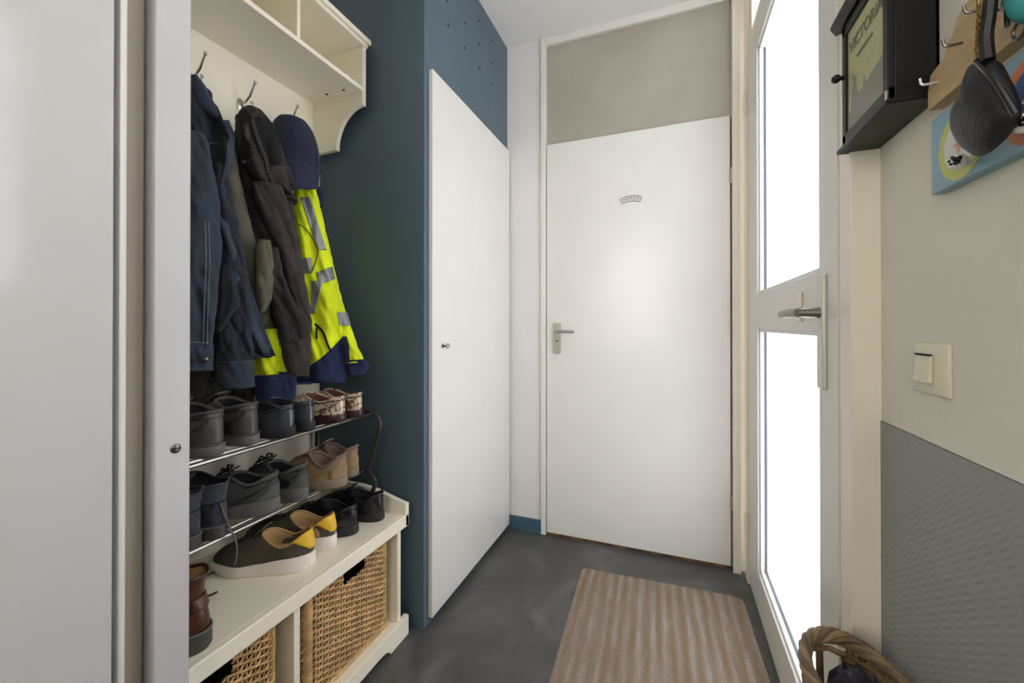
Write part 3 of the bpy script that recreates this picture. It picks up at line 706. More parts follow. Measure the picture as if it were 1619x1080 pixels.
# loose laces trailing over the rack and the bench
def cord(parent, pts, r, m):
    M = (Matrix.Translation(parent.location) @ parent.rotation_euler.to_matrix().to_4x4()).inverted()
    return MB().tube([M @ Vector(p) for p in pts], r, 6).build('loose_lace', m, parent, local=True)
def smooth(pts, n=2):
    pts = [Vector(p) for p in pts]
    for _ in range(n):
        q = [pts[0]]
        for a, b in zip(pts, pts[1:]): q += [a.lerp(b, .25), a.lerp(b, .75)]
        pts = q+[pts[-1]]
    return pts
cord(boot_a, smooth([at(348, 795, X=-1.035), at(357, 822, X=-1.03), at(367, 842, X=-1.025), at(374, 858, X=-1.012), at(375, 875, X=-1.02), at(371, 893, X=-1.02)]), .0022, lace_g)
cord(boot_b_, smooth([at(318, 912, Z=.47), at(332, 908, Z=.44), at(345, 902, Z=.4285), at(357, 893, Z=.4285)]), .0022, lace_b)
cord(boot_b_, smooth([at(318, 944, Z=.46), at(328, 942, Z=.43), at(336, 940, Z=.429), at(343, 936, Z=.436)]), .0026, lace_b)

# ------------------------------------------------------------------ clothes on the hooks
def cloth(name, c, c2=None, sc=420, rough=.9, bump=.5, **k):
    return mat(name, c, rough, bump=bump, bscale=sc, bdist=.0008, sheen=.05, var=.12, vscale=9, **k)
denim = cloth('dark_denim', '1D242D'); denim_l = cloth('paler_denim', '2C3642'); denim_s = cloth('denim_edge', '2D3947')  # paler denim tone for front panel, waistband, cuff and collar
stitch = mat('pale_stitching', '77828C', .8)
olive_c = cloth('olive_grey_lining', '5F5B4D'); brown_c = cloth('charcoal_brown_twill', '282422'); brown_l = cloth('paler_brown_twill', '38322F')  # paler twill tone for one sleeve, the cuff, hood edges and flaps
black_c = cloth('black_cloth_and_shade', '0D0D0F', sc=200); navy_cap = cloth('navy_cap_cotton', '1F243B', sc=700); navy_c = cloth('navy_softshell', '192345')
hivis = cloth('fluorescent_yellow', 'E2F015', bump=.25); refl = mat('silver_reflective_tape', '8F9290', .4, metal=.25)
drab = cloth('dark_drab_canvas', '34332C')

def blob(name, st, m, parent, D=.04, fold=.012, seed=0., nr=64, nt=64, fscale=26, expo=2.3):
    """hanging cloth volume: horizontal sections between given heights, with vertical folds"""
    rows = []
    st = [tuple(s)+((None,)*(5-len(s))) for s in st]
    lastx = None; S_ = []
    for py, a, b, X, d in st:
        X = lastx if X is None else X; lastx = X
        c = at((a+b)/2, py, X=X); dv = c-EYE; dist = math.hypot(dv.x, dv.y)
        e = Vector((dv.x, dv.y, 0)).normalized(); lat = Vector((-e.y, e.x, 0))*-1
        dep = dv.dot(Vector((-math.sin(TH), math.cos(TH), 0)))
        cs = e.dot(Vector((-math.sin(TH), math.cos(TH), 0)))
        hw = (b-a)/2/F*dep*cs
        S_.append((c, lat, e, hw, D if d is None else d))
    n = len(S_)
    def cr(p0, p1, p2, p3, t):
        return p1 + (p2-p0)*(.5*t) + (p0*2-p1*5+p2*4-p3)*(.5*t*t) + (p1*3-p0-p2*3+p3)*(.5*t*t*t)
    for k in range(nr+1):
        u = k/nr*(n-1); i = min(n-2, int(u)); t = u-i
        g = lambda j: S_[min(n-1, max(0, j))]
        c = cr(g(i-1)[0], g(i)[0], g(i+1)[0], g(i+2)[0], t)
        lat = g(i)[1].lerp(g(i+1)[1], t); e = g(i)[2].lerp(g(i+1)[2], t)
        hw = max(.003, lerp(g(i)[3], g(i+1)[3], t*t*(3-2*t)*.4+t*.6)); dd = lerp(g(i)[4], g(i+1)[4], t)
        ring = []
        for q in range(nt):
            a = 2*PI*q/nt; ca, sa = math.cos(a), math.sin(a)
            x = math.copysign(abs(ca)**(2/expo), ca); y = math.copysign(abs(sa)**(2/expo), sa)
            lx = x*hw
            f1 = noise.noise(Vector((lx*fscale+seed*3.7, c.z*4.2+seed, seed)))*fold*1.9
            f1 += (abs(noise.noise(Vector((lx*fscale*1.3+c.z*9, c.z*7, seed+5))))-.2)*fold*1.6
            f2 = noise.noise(Vector((lx*70, c.z*38, seed+9)))*fold*.42
            edge = min(1, min(k, nr-k)/4)
            df = (f1+f2)*abs(sa)**.5*edge
            ring.append(c + lat*(lx+ca*f2*.8) + e*(y*dd) + e*math.copysign(1, sa)*df*(1 if abs(sa) > .05 else 0))
        rows.append(ring)
    # rounded ends
    def cap(r, k):
        c = sum(r, Vector())/len(r); return [c+(p-c)*k for p in r]
    rows = [cap(rows[0], .5)] + rows + [cap(rows[-1], .93)]
    mb = MB().loft(rows)
    o = mb.build(name, m, parent, ang=80)
    o['_k'] = 0; del o['_k']
    BV.append(BVHTree.FromPolygons(mb.v, mb.f))
    return o
BV = []
def near_hit(px, py, trees):
    d = ray(px, py).normalized(); best = None
    for t in trees:
        h = t.ray_cast(EYE, d)
        if h[0] is not None and (best is None or h[3] < best): best = h[3]
    return best, d
def drape(name, rows, m, parent, trees, off=.003, nu=10, nv=24, thick=.0015):
    """a strip of material lying on the cloth, rows: (height, left, right) sight lines"""
    n = len(rows); grid = []
    for k in range(nv+1):
        u = k/nv*(n-1); i = min(n-2, int(u)); t = u-i
        py, a, b = (lerp(rows[i][j], rows[i+1][j], t) for j in range(3))
        grid.append([near_hit(lerp(a, b, q/nu), py + (rows[i][3] if len(rows[i]) > 3 else 0)*(q/nu-.5), trees) for q in range(nu+1)])
    flat = [h for r in grid for h in r if h[0]]
    if not flat: return None
    med = sorted(h[0] for h in flat)[len(flat)//2]
    vs = []
    for r in grid:
        last = next((h[0] for h in r if h[0]), med); row = []
        for h, d in r:
            if h is None or abs(h-med) > .12: h = last
            last = h; row.append(EYE+d*(h-off))
        vs.append(row)
    mb = MB().loft(vs, False, False, closed=False)
    return mb.build(name, m, parent, solid=thick, ang=80)
def dtube(name, pts, r, m, parent, trees, off=.0035, sm=2):
    ps = []
    for px, py in pts:
        h, d = near_hit(px, py, trees)
        if h: ps.append(EYE+d*(h-off))
    if len(ps) < 2: return None
    return MB().tube(smooth(ps, sm), r, 6).build(name, m, parent)

# hi-vis jacket behind the cap
hv = thing('safety_jacket', 'fluorescent yellow safety jacket with grey reflective bands and navy hem hanging under the cap', 'jacket', (-1.24, 1.09, 1.0))
BV.clear()
blob('body', [(285,464,496,-1.20,.04),(310,464,503,-1.20),(340,464,510,-1.19),(400,470,524,-1.17),(450,474,533,-1.15),(500,480,541,-1.14),(545,484,550,-1.13),(575,486,550,-1.125),(603,490,544,-1.12)], hivis, hv, D=.045, fold=.012, seed=2.2)
blob('sleeve', [(330,496,508,-1.20,.02),(390,503,520,-1.18),(440,510,533,-1.15),(480,518,543,-1.12),(520,530,556,-1.09),(548,538,566,-1.06),(573,543,578,-1.045)], hivis, hv, D=.028, fold=.008, seed=4.1)
blob('front_flap', [(520,400,470,-1.205,.02),(560,400,470,-1.20),(597,403,468)], hivis, hv, D=.03, fold=.010, seed=7)
tv = list(BV)
blob('cuff', [(568,542,577,-1.045),(578,545,585),(592,548,578)], navy_c, hv, D=.034, fold=.004, seed=1)
blob('hem_band', [(592,401,470,-1.175),(612,403,470),(631,406,468)], navy_c, hv, D=.03, fold=.008, seed=3)
drape('hem_band', [(532,542,548),(548,528,552),(566,508,553),(580,488,552),(594,487,550),(606,490,545)], navy_c, hv, tv, off=.004)
drape('hem_band', [(588,440,488),(600,446,490),(608,455,492)], navy_c, hv, tv, off=.004)
drape('reflective_band', [(312,475,490),(340,484,499),(370,494,508),(395,504,516)], refl, hv, tv)
drape('reflective_band', [(408,470,493),(432,472,494)], refl, hv, tv)
drape('reflective_band', [(426,500,526,-10),(446,504,530,-10)], refl, hv, tv)
drape('reflective_band', [(444,492,510),(462,492,506),(482,492,500),(496,486,498)], refl, hv, tv)
drape('reflective_band', [(494,533,549),(515,537,555)], refl, hv, tv)
dtube('zip', [(498,512),(508,520),(514,532),(518,546),(524,556),(531,567)], .0035, black_c, hv, tv)
dtube('zip_pull', [(501,518),(500,526),(501,536)], .0028, black_c, hv, tv)
dtube('seam', [(472,354),(482,360),(492,372),(503,396)], .0016, black_c, hv, tv)
dtube('seam', [(503,396),(500,412),(492,432)], .0016, black_c, hv, tv)
blob('collar', [(296,494,508,-1.22),(312,497,512),(326,500,511)], navy_c, hv, D=.02, fold=.003)
# navy cap
cp = thing('baseball_cap', 'plain navy baseball cap hanging brim down above the yellow jacket', 'cap', (-1.22, 1.08, 1.52))
c0 = at(466, 262, X=-1.20); dv = (c0-EYE); e = Vector((dv.x, dv.y, 0)).normalized(); la = Vector((e.y, -e.x, 0))
def capp(a, h, r=1): return c0
rings = []
for k in range(15):
    t = k/14; ph = t*PI/2                     # from lower rim to the crown top
    hw = .082*math.cos(ph)**.62; dp = .075*math.cos(ph)**.62; z = .168*math.sin(ph)
    rings.append([c0 + la*(math.cos(q*2*PI/40)*max(hw, .002) - .012*t) + e*(-math.sin(q*2*PI/40)*max(dp, .002)) + Vector((0, 0, z-.005)) for q in range(40)])
MB().loft(rings).build('crown', navy_cap, cp, ang=70)
mb = MB()
for a in (PI*.5, PI*.2, PI*.8):
    mb.tube([c0+la*(math.cos(a)*.0825*math.cos(t*PI/2)**.62-.012*t)+e*(-math.sin(a)*.0755*math.cos(t*PI/2)**.62)+Vector((0,0,.168*math.sin(t*PI/2)-.005)) for t in [k/12*.97 for k in range(13)]], .0012, 5)
mb.build('seam', navy_cap, cp)
tb = c0-la*.012+Vector((0, 0, .163)); MB().ball(tb, .007, .007, .004, 12, 6).build('top_button', navy_cap, cp)
rows = []
for k in range(10):
    t = k/9; row = []
    for q in range(21):
        a = lerp(-1.25, 1.25, q/20); x = math.sin(a)*lerp(.080, .074, t)
        y = .076*math.cos(a)*.95+.030*t*math.cos(a); zz = -.006-(.100*t*(math.cos(a)**.35))
        row.append(c0+la*x-e*y+Vector((0, 0, zz)))
    rows.append(row)
MB().loft(rows, False, False, closed=False).build('brim', navy_cap, cp, solid=.004, ang=80)

# hooded charcoal jacket
hj = thing('hooded_jacket', 'charcoal brown hooded jacket hanging between the denim jacket and the yellow one', 'jacket', (-1.22, .93, 1.0))
BV.clear()
blob('body', [(186,374,410,-1.22,.02),(205,370,435,-1.21),(240,370,448,-1.20),(290,378,458),(330,390,466),(380,400,473),(430,412,481),(480,422,487),(530,436,492),(560,442,490)], brown_c, hj, D=.045, fold=.016, seed=5.5)
blob('lining', [(380,408,428,-1.15,.015),(405,404,432,-1.15),(440,404,434),(470,406,430),(492,409,420)], olive_c, hj, D=.02, fold=.006, seed=8)
blob('sleeve', [(292,398,446,-1.15,.03),(320,404,456,-1.145),(350,416,464),(390,434,472),(430,450,480),(470,459,488),(500,466,492),(522,470,495)], brown_l, hj, D=.03, fold=.010, seed=3.3)
blob('sleeve', [(392,424,440,-1.15,.02),(430,426,448,-1.145),(470,428,462),(505,434,486),(528,440,492),(545,442,492)], brown_c, hj, D=.034, fold=.010, seed=6.1)
th_ = list(BV)
blob('cuff', [(536,443,493,-1.14),(560,446,492),(578,450,491),(594,457,489)], brown_l, hj, D=.034, fold=.004, seed=9)
# hood: closed cloth volume, a dark patch painted on for its shaded inside
BV.clear()
hb = blob('hood', [(174,392,404,-1.18,.02),(180,382,420,-1.17,.04),(196,375,436,-1.165),(225,374,448),(255,380,454),(280,390,458),(300,412,464),(318,436,470)], brown_c, hj, D=.055, fold=.014, seed=1.7)
thd = list(BV)
drape('hood_inside_shade', [(186,398,420),(200,402,434),(220,406,443),(240,414,447),(258,422,446),(272,428,440)], black_c, hj, thd, off=.002)
dtube('hood_edge', [(396,184),(410,180),(424,186),(436,200),(446,222),(452,244),(456,262),(460,282)], .006, brown_l, hj, thd, off=.004)
dtube('hood_edge', [(398,188),(402,205),(408,222),(416,242),(422,258),(424,275)], .006, brown_l, hj, thd, off=.004)
drape('hood_flap', [(262,428,458),(278,424,462),(292,432,466),(302,448,470)], brown_l, hj, thd, off=.006)
drape('collar_flap', [(192,382,392),(210,384,396),(222,390,394)], brown_l, hj, thd, off=.006)
dtube('strap', [(376,236),(384,242),(392,243),(398,238)], .005, black_c, hj, thd, off=.006)
q_, d_ = near_hit(386, 256, thd)
if q_: MB().ball(EYE+d_*(q_-.004), .006, .006, .006, 12, 8).build('snap_button', chrome_d, hj)

# denim jacket
dj = thing('denim_jacket', 'dark blue denim jacket hanging nearest the white post, olive lining showing', 'jacket', (-1.22, .72, 1.0))
BV.clear()
blob('body', [(128,300,318,-1.20,.02),(145,292,334,-1.19),(175,286,348),(200,284,362),(220,284,371),(248,282,369),(290,280,359),(340,278,363),(420,276,384),(500,274,408),(545,280,424),(566,330,434)], denim, dj, D=.05, fold=.020, seed=1.1)
tdb = list(BV)
blob('lining', [(236,362,372,-1.215,.012),(270,352,378,-1.215),(300,352,385),(350,358,397),(400,368,411),(440,382,426),(480,396,430),(515,408,426)], olive_c, dj, D=.02, fold=.007, seed=2.7)
blob('front_panel', [(210,280,326,-1.145,.02),(260,280,338,-1.14),(330,280,350),(400,280,351),(470,280,345),(540,280,338),(586,280,337)], denim_l, dj, D=.03, fold=.010, seed=6.4)
tfp = [BV[-1]]
BV.clear()
blob('sleeve', [(260,338,358,-1.15,.02),(330,342,372,-1.145),(400,344,386),(460,344,397),(520,342,401),(575,343,401)], denim, dj, D=.034, fold=.012, seed=8.2)
tsl = list(BV)
blob('cuff', [(570,343,402,-1.14),(590,345,403),(612,349,404)], denim_l, dj, D=.036, fold=.003, seed=2)
blob('collar', [(124,302,316,-1.165,.02),(138,299,328,-1.16),(160,304,338),(178,314,348),(192,334,352)], denim_l, dj, D=.028, fold=.008, seed=3)
blob('pocket_flap', [(420,350,366,-1.125,.01),(450,348,374,-1.12),(478,346,380),(500,344,366),(524,342,350)], denim, dj, D=.016, fold=.004, seed=4)
drape('placket', [(190,352,362),(215,360,372),(245,357,370),(290,348,360),(340,346,364),(420,365,386),(500,388,411),(563,416,436)], denim_s, dj, tdb, off=.005, nv=40)
drape('waistband', [(546,296,338),(586,296,337)], denim_l, dj, tfp, off=.004)
dtube('stitching', [(330,350),(332,400),(331,440),(329,480),(328,520),(327,545)], .0009, stitch, dj, tfp)
dtube('stitching', [(324,350),(326,400),(325,440),(323,480),(322,520),(321,545)], .0009, stitch, dj, tfp)
dtube('stitching', [(300,541),(315,542),(330,542),(337,544)], .0009, stitch, dj, tfp)
dtube('stitching', [(329,228),(338,225),(350,228)], .0009, stitch, dj, tdb)
q_, d_ = near_hit(325, 568, tfp)
if q_: MB().ball(EYE+d_*(q_-.008), .008, .008, .008, 14, 8).build('button', chrome_d, dj)
# dark drab trousers behind the jackets
dt = thing('drab_trousers', 'dark drab trousers hanging behind the denim jacket above the boots', 'trousers', (-1.28, .8, .9))
blob('trouser_leg', [(500,290,345,-1.265,.015),(560,290,348,-1.26),(610,292,350),(660,296,352)], drab, dt, D=.02, fold=.009, seed=3)
blob('trouser_leg', [(500,350,400,-1.27,.015),(560,352,404,-1.265),(610,354,404),(648,358,402)], drab, dt, D=.018, fold=.008, seed=6)
BV.clear()

# ------------------------------------------------------------------ right wall things
WX = XR
# light switch
y0, y1 = at(1497, 587, X=WX-.006).y, at(1442, 587, X=WX-.006).y
z0, z1 = at(1497, 631, X=WX-.006).z, at(1497, 545, X=WX-.006).z
cyS, czS = (y0+y1)/2, (z0+z1)/2
ivory = mat('ivory_plastic', 'DAD6BC', .35, var=.01)
ls = thing('light_switch', 'ivory square rocker light switch on the greige right wall', 'light switch', (WX, cyS, z0))
mb = MB(); h = (y1-y0)/2; hz = (z1-z0)/2
def sq(h1, h2, x): return [(x, cyS-h1, czS-h2), (x, cyS+h1, czS-h2), (x, cyS+h1, czS+h2), (x, cyS-h1, czS+h2)]
mb.loft([[Vector(p) for p in sq(h, hz, WX)], [Vector(p) for p in sq(h, hz, WX-.004)], [Vector(p) for p in sq(h*.93, hz*.93, WX-.006)], [Vector(p) for p in sq(h*.42, hz*.42, WX-.010)]])
mb.build('plate', ivory, ls, bev=.001)
prism = [(czS-.019, WX-.010), (czS+.019, WX-.010), (czS+.019, WX-.012), (czS-.019, WX-.016)]
MB().prism([(b, a) for a, b in prism], lambda u, v, w_: (u, w_, v), cyS-.002, cyS+.019).build('rocker', ivory, ls, bev=.0008)
MB().prism([(b, a) for a, b in prism], lambda u, v, w_: (u, w_, v), cyS-.0195, cyS-.003).build('rocker', ivory, ls, bev=.0008)
MB().box(WX-.0135, WX-.0105, cyS-.019, cyS+.019, czS+.0192, czS+.0215).build('rocker_gap', black_hole, ls)

# black key cabinet with a printed picture behind its glass door
KX = .288
kn = at(1400, 165, X=KX); kf = at(1322, 247, X=KX); zK = (kn.z+kf.z)/2
kc = thing('key_cabinet', 'black wooden wall cabinet with a printed picture behind its glass door', 'cabinet', (WX, (kn.y+kf.y)/2, zK))
K0, K1 = kn.y, kf.y
MB().box(KX, WX, K0-.004, K1, zK, zK+.008).build('base_board', black_m, kc, bev=.002)
b0, b1, bx = K0+.004, K1-.017, KX+.012
zt_ = at(1322, 55, X=KX).z
body = MB(); th2 = .008
body.box(bx, WX, b0, b0+th2, zK+.008, zt_); body.box(bx, WX, b1-th2, b1, zK+.008, zt_); body.box(WX-.005, WX, b0, b1, zK+.008, zt_)
body.build('body', black_m, kc, bev=.001)
kd = MB()
kz0, kz1 = zK+.010, zt_-.004
fw = .017
kd.box(bx-.008, bx, b0, b0+fw-.002, kz0, kz1); kd.box(bx-.008, bx, b1-fw+.002, b1, kz0, kz1); kd.box(bx-.008, bx, b0, b1, kz0, kz0+fw); kd.box(bx-.008, bx, b0, b1, kz1-fw, kz1)
kdo = kd.build('door', black_m, kc, bev=.001)
clear_m = bpy.data.materials.new('clear_glass'); clear_m.use_nodes = True
_n, _l = nodes_of(clear_m); _t = _n.new('ShaderNodeBsdfTransparent'); _g = _n.new('ShaderNodeBsdfGlossy'); _g.inputs['Roughness'].default_value = .03
_x = _n.new('ShaderNodeMixShader'); _x.inputs[0].default_value = .07
_l.new(_t.outputs[0], _x.inputs[1]); _l.new(_g.outputs[0], _x.inputs[2]); _l.new(_x.outputs[0], _n['Material Output'].inputs[0])
MB().add([(bx-.006, b0+fw-.002, kz0+fw-.001), (bx-.006, b1-fw+.002, kz0+fw-.001), (bx-.006, b1-fw+.002, kz1-fw+.001), (bx-.006, b0+fw-.002, kz1-fw+.001)], [(0, 1, 2, 3)]).build('glass_pane', clear_m, kdo, smooth=False)
sheet = mat('yellowed_print_paper', 'B6B386', .6, var=.04, vscale=20)
MB().box(bx-.0035, bx-.0025, b0+fw-.003, b1-fw+.003, kz0+fw-.001, kz1-fw+.001).build('printed_sheet', sheet, kdo, smooth=False)
# text reads along the door from far to near; it faces -X
RT = Matrix(((0, 0, -1), (-1, 0, 0), (0, 1, 0)))
inkp = mat('sepia_ink', '6E6C50', .7); grey_p = mat('grey_print_ink', '8B857A', .7)
pm = (b0+b1)/2; pw = (b1-b0)-2*fw
xs = bx-.0045
t = text('VICTORIA', .030, inkp, None, (xs, pm, kz1-fw-.034), RT, sx=pw*.93/.128)
wid = max(v.y for v in t.v)-min(v.y for v in t.v); k = pw*.9/wid
for v in t.v: v.y = pm+(v.y-pm)*k
t.build('lettering', inkp, kdo, smooth=False)
# the small second line is unreadable in the photo: a row of fine strokes
mb = MB()
for i in range(11):
    y = pm+.030-.0055*i; mb.box(xs-.0002, xs+.0008, y-.0016, y+.0016, kz1-fw-.064, kz1-fw-.0595)
mb.build('print_line', inkp, kdo)
mb = MB(); zb2 = kz0+fw-.001
tow = [(b1-fw, 0), (b1-fw, .030), (b1-fw-.012, .034), (b1-fw-.016, .070), (b1-fw-.020, .074), (b1-fw-.022, .094), (b1-fw-.026, .074), (b1-fw-.030, .086), (b1-fw-.034, .060), (b1-fw-.038, .052), (b1-fw-.060, .050), (b1-fw-.064, .068), (b1-fw-.068, .052), (b1-fw-.085, .056), (b0+fw+.02, .060), (b0+fw-.002, .066), (b0+fw-.002, 0)]
mb.prism(tow, lambda u, v, w_: (w_, u, zb2+v), xs, xs+.001); mb.build('printed_skyline', grey_p, kdo, smooth=False)
zkn = at(1330, 127, X=bx-.01).z
mb = MB().tube([(bx-.008, b1-.010, zkn), (bx-.016, b1-.010, zkn)], .004, 10); mb.ball((bx-.02, b1-.010, zkn), .0075, .0075, .0075, 14, 8); mb.build('knob', black_m, kdo)
cr_ = [(WX, zt_+.004), (bx-.006, zt_), (bx-.012, zt_-.003), (KX-.002, zt_), (KX-.008, zt_+.010), (KX-.009, zt_+.016), (WX, zt_+.050)]
MB().prism(cr_, lambda u, v, w_: (u, w_, v), K0-.012, K1+.001).build('cornice', black_m, kc, bev=.0015)
mb = MB().tube([(bx-.009, b0+.002, kz0-.004), (bx-.009, b0+.002, kz0+.012)], .0035, 8); mb.build('hinge', chrome_d, kc)

# raw wooden key rack with hooks
yA = K0-.006; yB = yA-.225; zR = at(1497, 151, X=WX-.018).z
wr = thing('wooden_key_rack', 'raw wooden key rack with a stepped outline and steel hooks beside the black cabinet', 'key rack', (WX, (yA+yB)/2, zR))
sil = [(yA, 0), (yA, .026), (yA-.006, .046), (yA-.022, .050), (yA-.036, .052), (yA-.042, .066), (yA-.055, .070), (yA-.062, .086), (yA-.075, .092), (yA-.11, .094), (yA-.13, .112), (yB+.02, .118), (yB, .10), (yB, 0)]
MB().prism(sil, lambda u, v, w_: (w_, u, zR+v), WX-.018, WX).build('board', wood_m, wr, bev=.001)
whm = mat('white_metal_hook', 'D8D6D0', .35, metal=.3)
def lhook(px, py, m, r=.0016, up=.009, out=.017):
    p = at(px, py, X=WX-.019)
    return MB().tube(smooth([(WX-.016, p.y, p.z), (WX-.018-out*.8, p.y, p.z-.001), (WX-.018-out, p.y+.001, p.z+.001), (WX-.019-out, p.y+.001, p.z+up)], 1), r, 7)
lhook(1481, 130, whm).build('hook', whm, wr); lhook(1520, 68, chrome_d).build('hook', chrome_d, wr)
lhook(1556, 14, chrome_d).build('hook', chrome_d, wr); lhook(1592, 12, chrome_d).build('hook', chrome_d, wr)

# blue painted coat board with two rings and ceramic knobs
BXf = WX-.016
yl = at(1472, 250, X=BXf).y; zlo = at(1475, 308, X=BXf).z; zhi = at(1472, 192, X=BXf).z
bb = thing('peg_board', 'light blue painted board with yellow and orange rings and ceramic knobs', 'peg board', (WX, yl-.15, zlo))
blue_p = mat('pale_blue_board_paint', '7FA6B6', .4, bump=.15, bscale=60, var=.04, vscale=8)
MB().box(BXf, WX, yl-.245, yl, zlo, zhi).build('board', blue_p, bb, bev=.002)
yel_p = mat('lime_ring_paint', 'C4CC6A', .45); wh_p = mat('white_disc_paint', 'DAD8D2', .45); or_p = mat('orange_ring_paint', 'D2762F', .45); pk_p = mat('salmon_star_paint', 'D9997F', .45); dbl = mat('deep_blue_disc_paint', '274E86', .45)
cz = (zlo+zhi)/2-.004; r1 = (zhi-zlo)*.435
def disc(cy, r, m, nm, x, parent=bb, n=36, star=False):
    ring = [(r*(1 if not star or k % 2 == 0 else .45)*math.cos(2*PI*k/n), r*(1 if not star or k % 2 == 0 else .45)*math.sin(2*PI*k/n)) for k in range(n)]
    return MB().prism(ring, lambda u, v, w_: (w_, cy+u, cz+v), x, BXf).build(nm, m, parent, smooth=False)
for cy_, m1, m2, m3 in ((yl-.063, yel_p, wh_p, pk_p), (yl-.172, or_p, dbl, wh_p)):
    disc(cy_, r1, m1, 'ring', BXf-.0006); disc(cy_, r1*.72, m2, 'disc', BXf-.0010); disc(cy_, r1*.32, m3, 'star', BXf-.0014, n=10, star=True)
cer = mat('white_glazed_ceramic', 'E9E7E2', .12, coat=.5); cer_k = mat('black_glaze', '121212', .2)
for px, py in ((1505, 257), (1607, 196)):
    p = at(px, py, X=BXf-.018)
    kb = MB().ball((BXf-.013, p.y, p.z), .0085, .0105, .0095, 18, 12)
    kb.tube([(BXf, p.y, p.z), (BXf-.008, p.y, p.z)], .0055, 10)
    kbo = kb.build('knob', cer, bb)
    mb = MB()
    for a, b_, c2 in ((-.9, .3, .0026), (-.5, .6, .002), (-1.2, -.5, .003), (-.35, -.35, .0018), (-2.4, .2, .0028), (-2.2, -.8, .002), (-.2, .1, .0018), (-3.2, .9, .0022)):
        n_ = Vector((-1, a, b_)).normalized(); mb.ball((BXf-.013+n_.x*.0084, p.y+n_.y*.0104, p.z+n_.z*.0094), c2, c2, c2, 8, 6)
    mb.build('glaze_spot', cer_k, kbo)

# black leather purse hanging from the rack
def pillow(name, pts, X, puff, m, parent, steps=7):
    P_ = [at(px, py, X=X) for px, py in pts]; P_ = smooth(P_+[P_[0]], 2)[:-1]
    c = sum(P_, Vector())/len(P_); front = []
    for k in range(steps+1):
        s = 1-k/steps; s = max(s, .02); d = puff*math.sqrt(max(0, 1-s*s))
        front.append([c+(p-c)*s+Vector((-d, 0, 0)) for p in P_])
    back = [[Vector((2*X-p.x, p.y, p.z)) for p in r] for r in reversed(front)]
    return MB().loft(back+front[1:]).build(name, m, parent, ang=80)
pur = thing('leather_purse', 'small black leather zip purse hanging from the wooden key rack', 'purse', (.335, .70, 1.34))
PX = WX-.045
prs = mat('black_grained_leather', '0C0D0F', .52, bump=.6, bscale=240, bdist=.0012)
pillow('pouch', [(1545,94),(1538,108),(1534,140),(1522,155),(1512,175),(1510,205),(1522,230),(1536,246),(1552,248),(1572,238),(1592,214),(1606,190),(1606,170),(1594,138),(1580,112),(1572,94),(1560,88)], PX, .016, prs, pur)
mb = MB().tube(smooth([at(a, b, X=PX-.008) for a, b in ((1544,96),(1562,114),(1580,138),(1598,168),(1606,182))]), .0028, 8); mb.build('zip', cer_k, pur)
MB().tube(smooth([at(a, b, X=PX-.004) for a, b in ((1562,96),(1558,60),(1563,30),(1566,2),(1568,-14))]), .0058, 8).build('strap', prs, pur)
brass = mat('brass', 'A98F52', .3, metal=1)
mb = MB(); cps = [at(lerp(1550, 1546, t/11), lerp(22, 84, t/11), X=PX-.006) for t in range(12)]
for i, p in enumerate(cps):
    if i % 2: mb.tube([p+Vector((0, .0028*math.cos(a), .0045*math.sin(a))) for a in [2*PI*k/10 for k in range(10)]], .0009, 5, closed=True)
    else: mb.tube([p+Vector((.0028*math.cos(a), 0, .0045*math.sin(a))) for a in [2*PI*k/10 for k in range(10)]], .0009, 5, closed=True)
mb.build('chain', brass, pur)
MB().tube(smooth([at(a, b, X=PX-.006) for a, b in ((1549,-4),(1547,10),(1552,20),(1556,12),(1553,0))]), .0022, 6).build('clasp', brass, pur)
# keys and turquoise case at the edge of the photo
kr = thing('key_bunch', 'bunch of small steel keys hanging from the wooden key rack', 'keys', (.33, .62, 1.43))
for i, (a, b) in enumerate(((1588, -6), (1593, 4), (1597, -2))):
    p = at(a, b, X=WX-.03-.004*i); mb = MB()
    mb.tube([p+Vector((0, .007*math.cos(t), .007*math.sin(t))) for t in [2*PI*k/12 for k in range(12)]], .0022, 6, closed=True)
    mb.tube([p+Vector((0, -.002+.003*i, -.007)), p+Vector((0, -.004+.004*i, -.024))], .0022, 6)
    mb.build('key', chrome_d, kr)
tq = thing('turquoise_case', 'turquoise soft case with a metal ring at the upper right corner', 'case', (.33, .6, 1.46))
pillow('pouch', [(1606,-30),(1604,-5),(1608,20),(1613,36),(1625,40),(1645,20),(1650,-20),(1630,-45)], WX-.03, .014, mat('turquoise_fabric', '2F8E8A', .6, bump=.3, bscale=200), tq)
p = at(1612, 44, X=WX-.032)
MB().tube([p+Vector((0, .0085*math.cos(t), .0085*math.sin(t)-.002)) for t in [2*PI*k/16 for k in range(16)]], .0014, 6, closed=True).build('ring', chrome_d, tq)

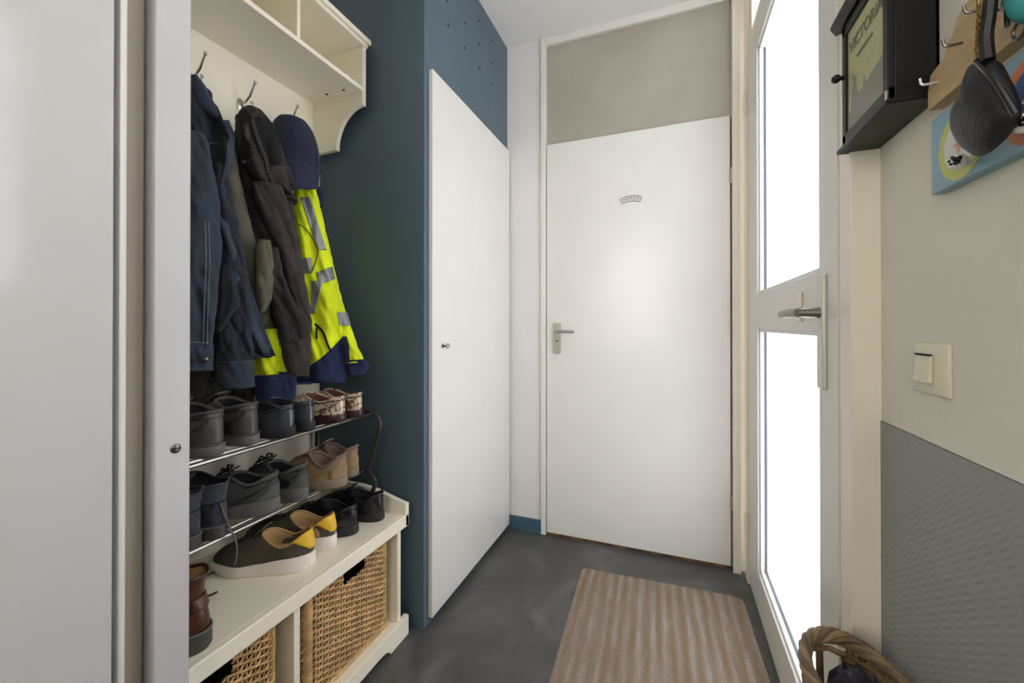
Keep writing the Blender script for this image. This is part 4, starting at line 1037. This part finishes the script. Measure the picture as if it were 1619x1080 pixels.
# ------------------------------------------------------------------ willow umbrella basket in the right corner
WC = Vector((.262, .77)); WRX, WRY, WZ = .062, .105, .545
def el(a, k, z): return Vector((WC.x+WRX*k*math.cos(a), WC.y+WRY*k*math.sin(a), z))
wil = mat('brown_willow', '6B563E', .5, bump=.4, bscale=160, var=.3, vscale=22, bdist=.001)
wil2 = mat('pale_willow', '85714F', .5, bump=.4, bscale=160, var=.25, vscale=22, bdist=.001)
ub = thing('willow_basket', 'brown woven willow basket standing on the floor in the lower right corner', 'basket', (WC.x, WC.y, 0))
def taper(z): return lerp(.74, 1, z/WZ)
HA0, HA1 = D(78), D(150)     # hand hole in the upper wall, on the far side
mb = MB(); mb2 = MB()
for j in range(52):
    z = .012+(WZ-.03)*j/51
    inhole = WZ-.085 < z < WZ-.018
    a0, a1 = (HA1, HA0+2*PI) if inhole else (0, 2*PI)
    n = 110; pts = []
    for k in range(n+1):
        a = lerp(a0, a1, k/n); pts.append(el(a, taper(z)*(1+.026*math.cos(a*13+PI*(j % 2))), z+.0025*math.sin(a*3+j)))
    (mb if j % 3 else mb2).tube(pts, .0048, 6)
mb.build('woven_wall', wil, ub, ang=80); mb2.build('pale_withies', wil2, ub, ang=80)
for k in range(26):
    a = 2*PI*k/26
    if HA0+.05 < a < HA1-.05 and abs(a-D(112)) > .13:
        zs = (0, WZ-.09)
    else: zs = (0, WZ)
    MB().tube([el(a, taper(lerp(zs[0], zs[1], q/6)), lerp(zs[0]+.002, zs[1], q/6)) for q in range(7)], .0056, 6).build('stake', wil2 if k % 2 else wil, ub)
for s_ in range(5):          # braided rim
    pts = []
    for k in range(160):
        a = 2*PI*k/160; b = a*4+s_*2*PI/5
        pts.append(el(a, 1+.075*math.cos(b), WZ+.004+.008*math.sin(b)))
    MB().tube(pts, .0055, 7, closed=True).build('rim_withy', wil if s_ % 2 else wil2, ub)
MB().loft([[el(2*PI*k/30, .70, z) for k in range(30)] for z in (.004, .014)]).build('base', wil, ub)
um = thing('folded_umbrella', 'dark purple folded umbrella standing in the willow basket', 'umbrella', (WC.x, WC.y, .015))
pur_c = mat('dark_purple_nylon', '140F22', .6)
rows = []
for k in range(20):
    t = k/19; z = lerp(.02, WZ+.012, t); r = lerp(.012, .046, t**.8)*(1-.55*max(0, (t-.9)/.1)**2)
    rows.append([Vector((WC.x+.003+(r*(1+.06*math.sin(q*2*PI/48*8+t*2)))*math.cos(q*2*PI/48), WC.y+.005+(r*(1+.06*math.sin(q*2*PI/48*8+t*2)))*math.sin(q*2*PI/48), z+.006*math.sin(q*.8))) for q in range(48)])
MB().loft(rows).build('canopy', pur_c, um, ang=80)
MB().tube([(WC.x+.003, WC.y+.005, .02), (WC.x+.003, WC.y+.005, WZ-.03)], .006, 8).build('shaft', chrome_d, um)
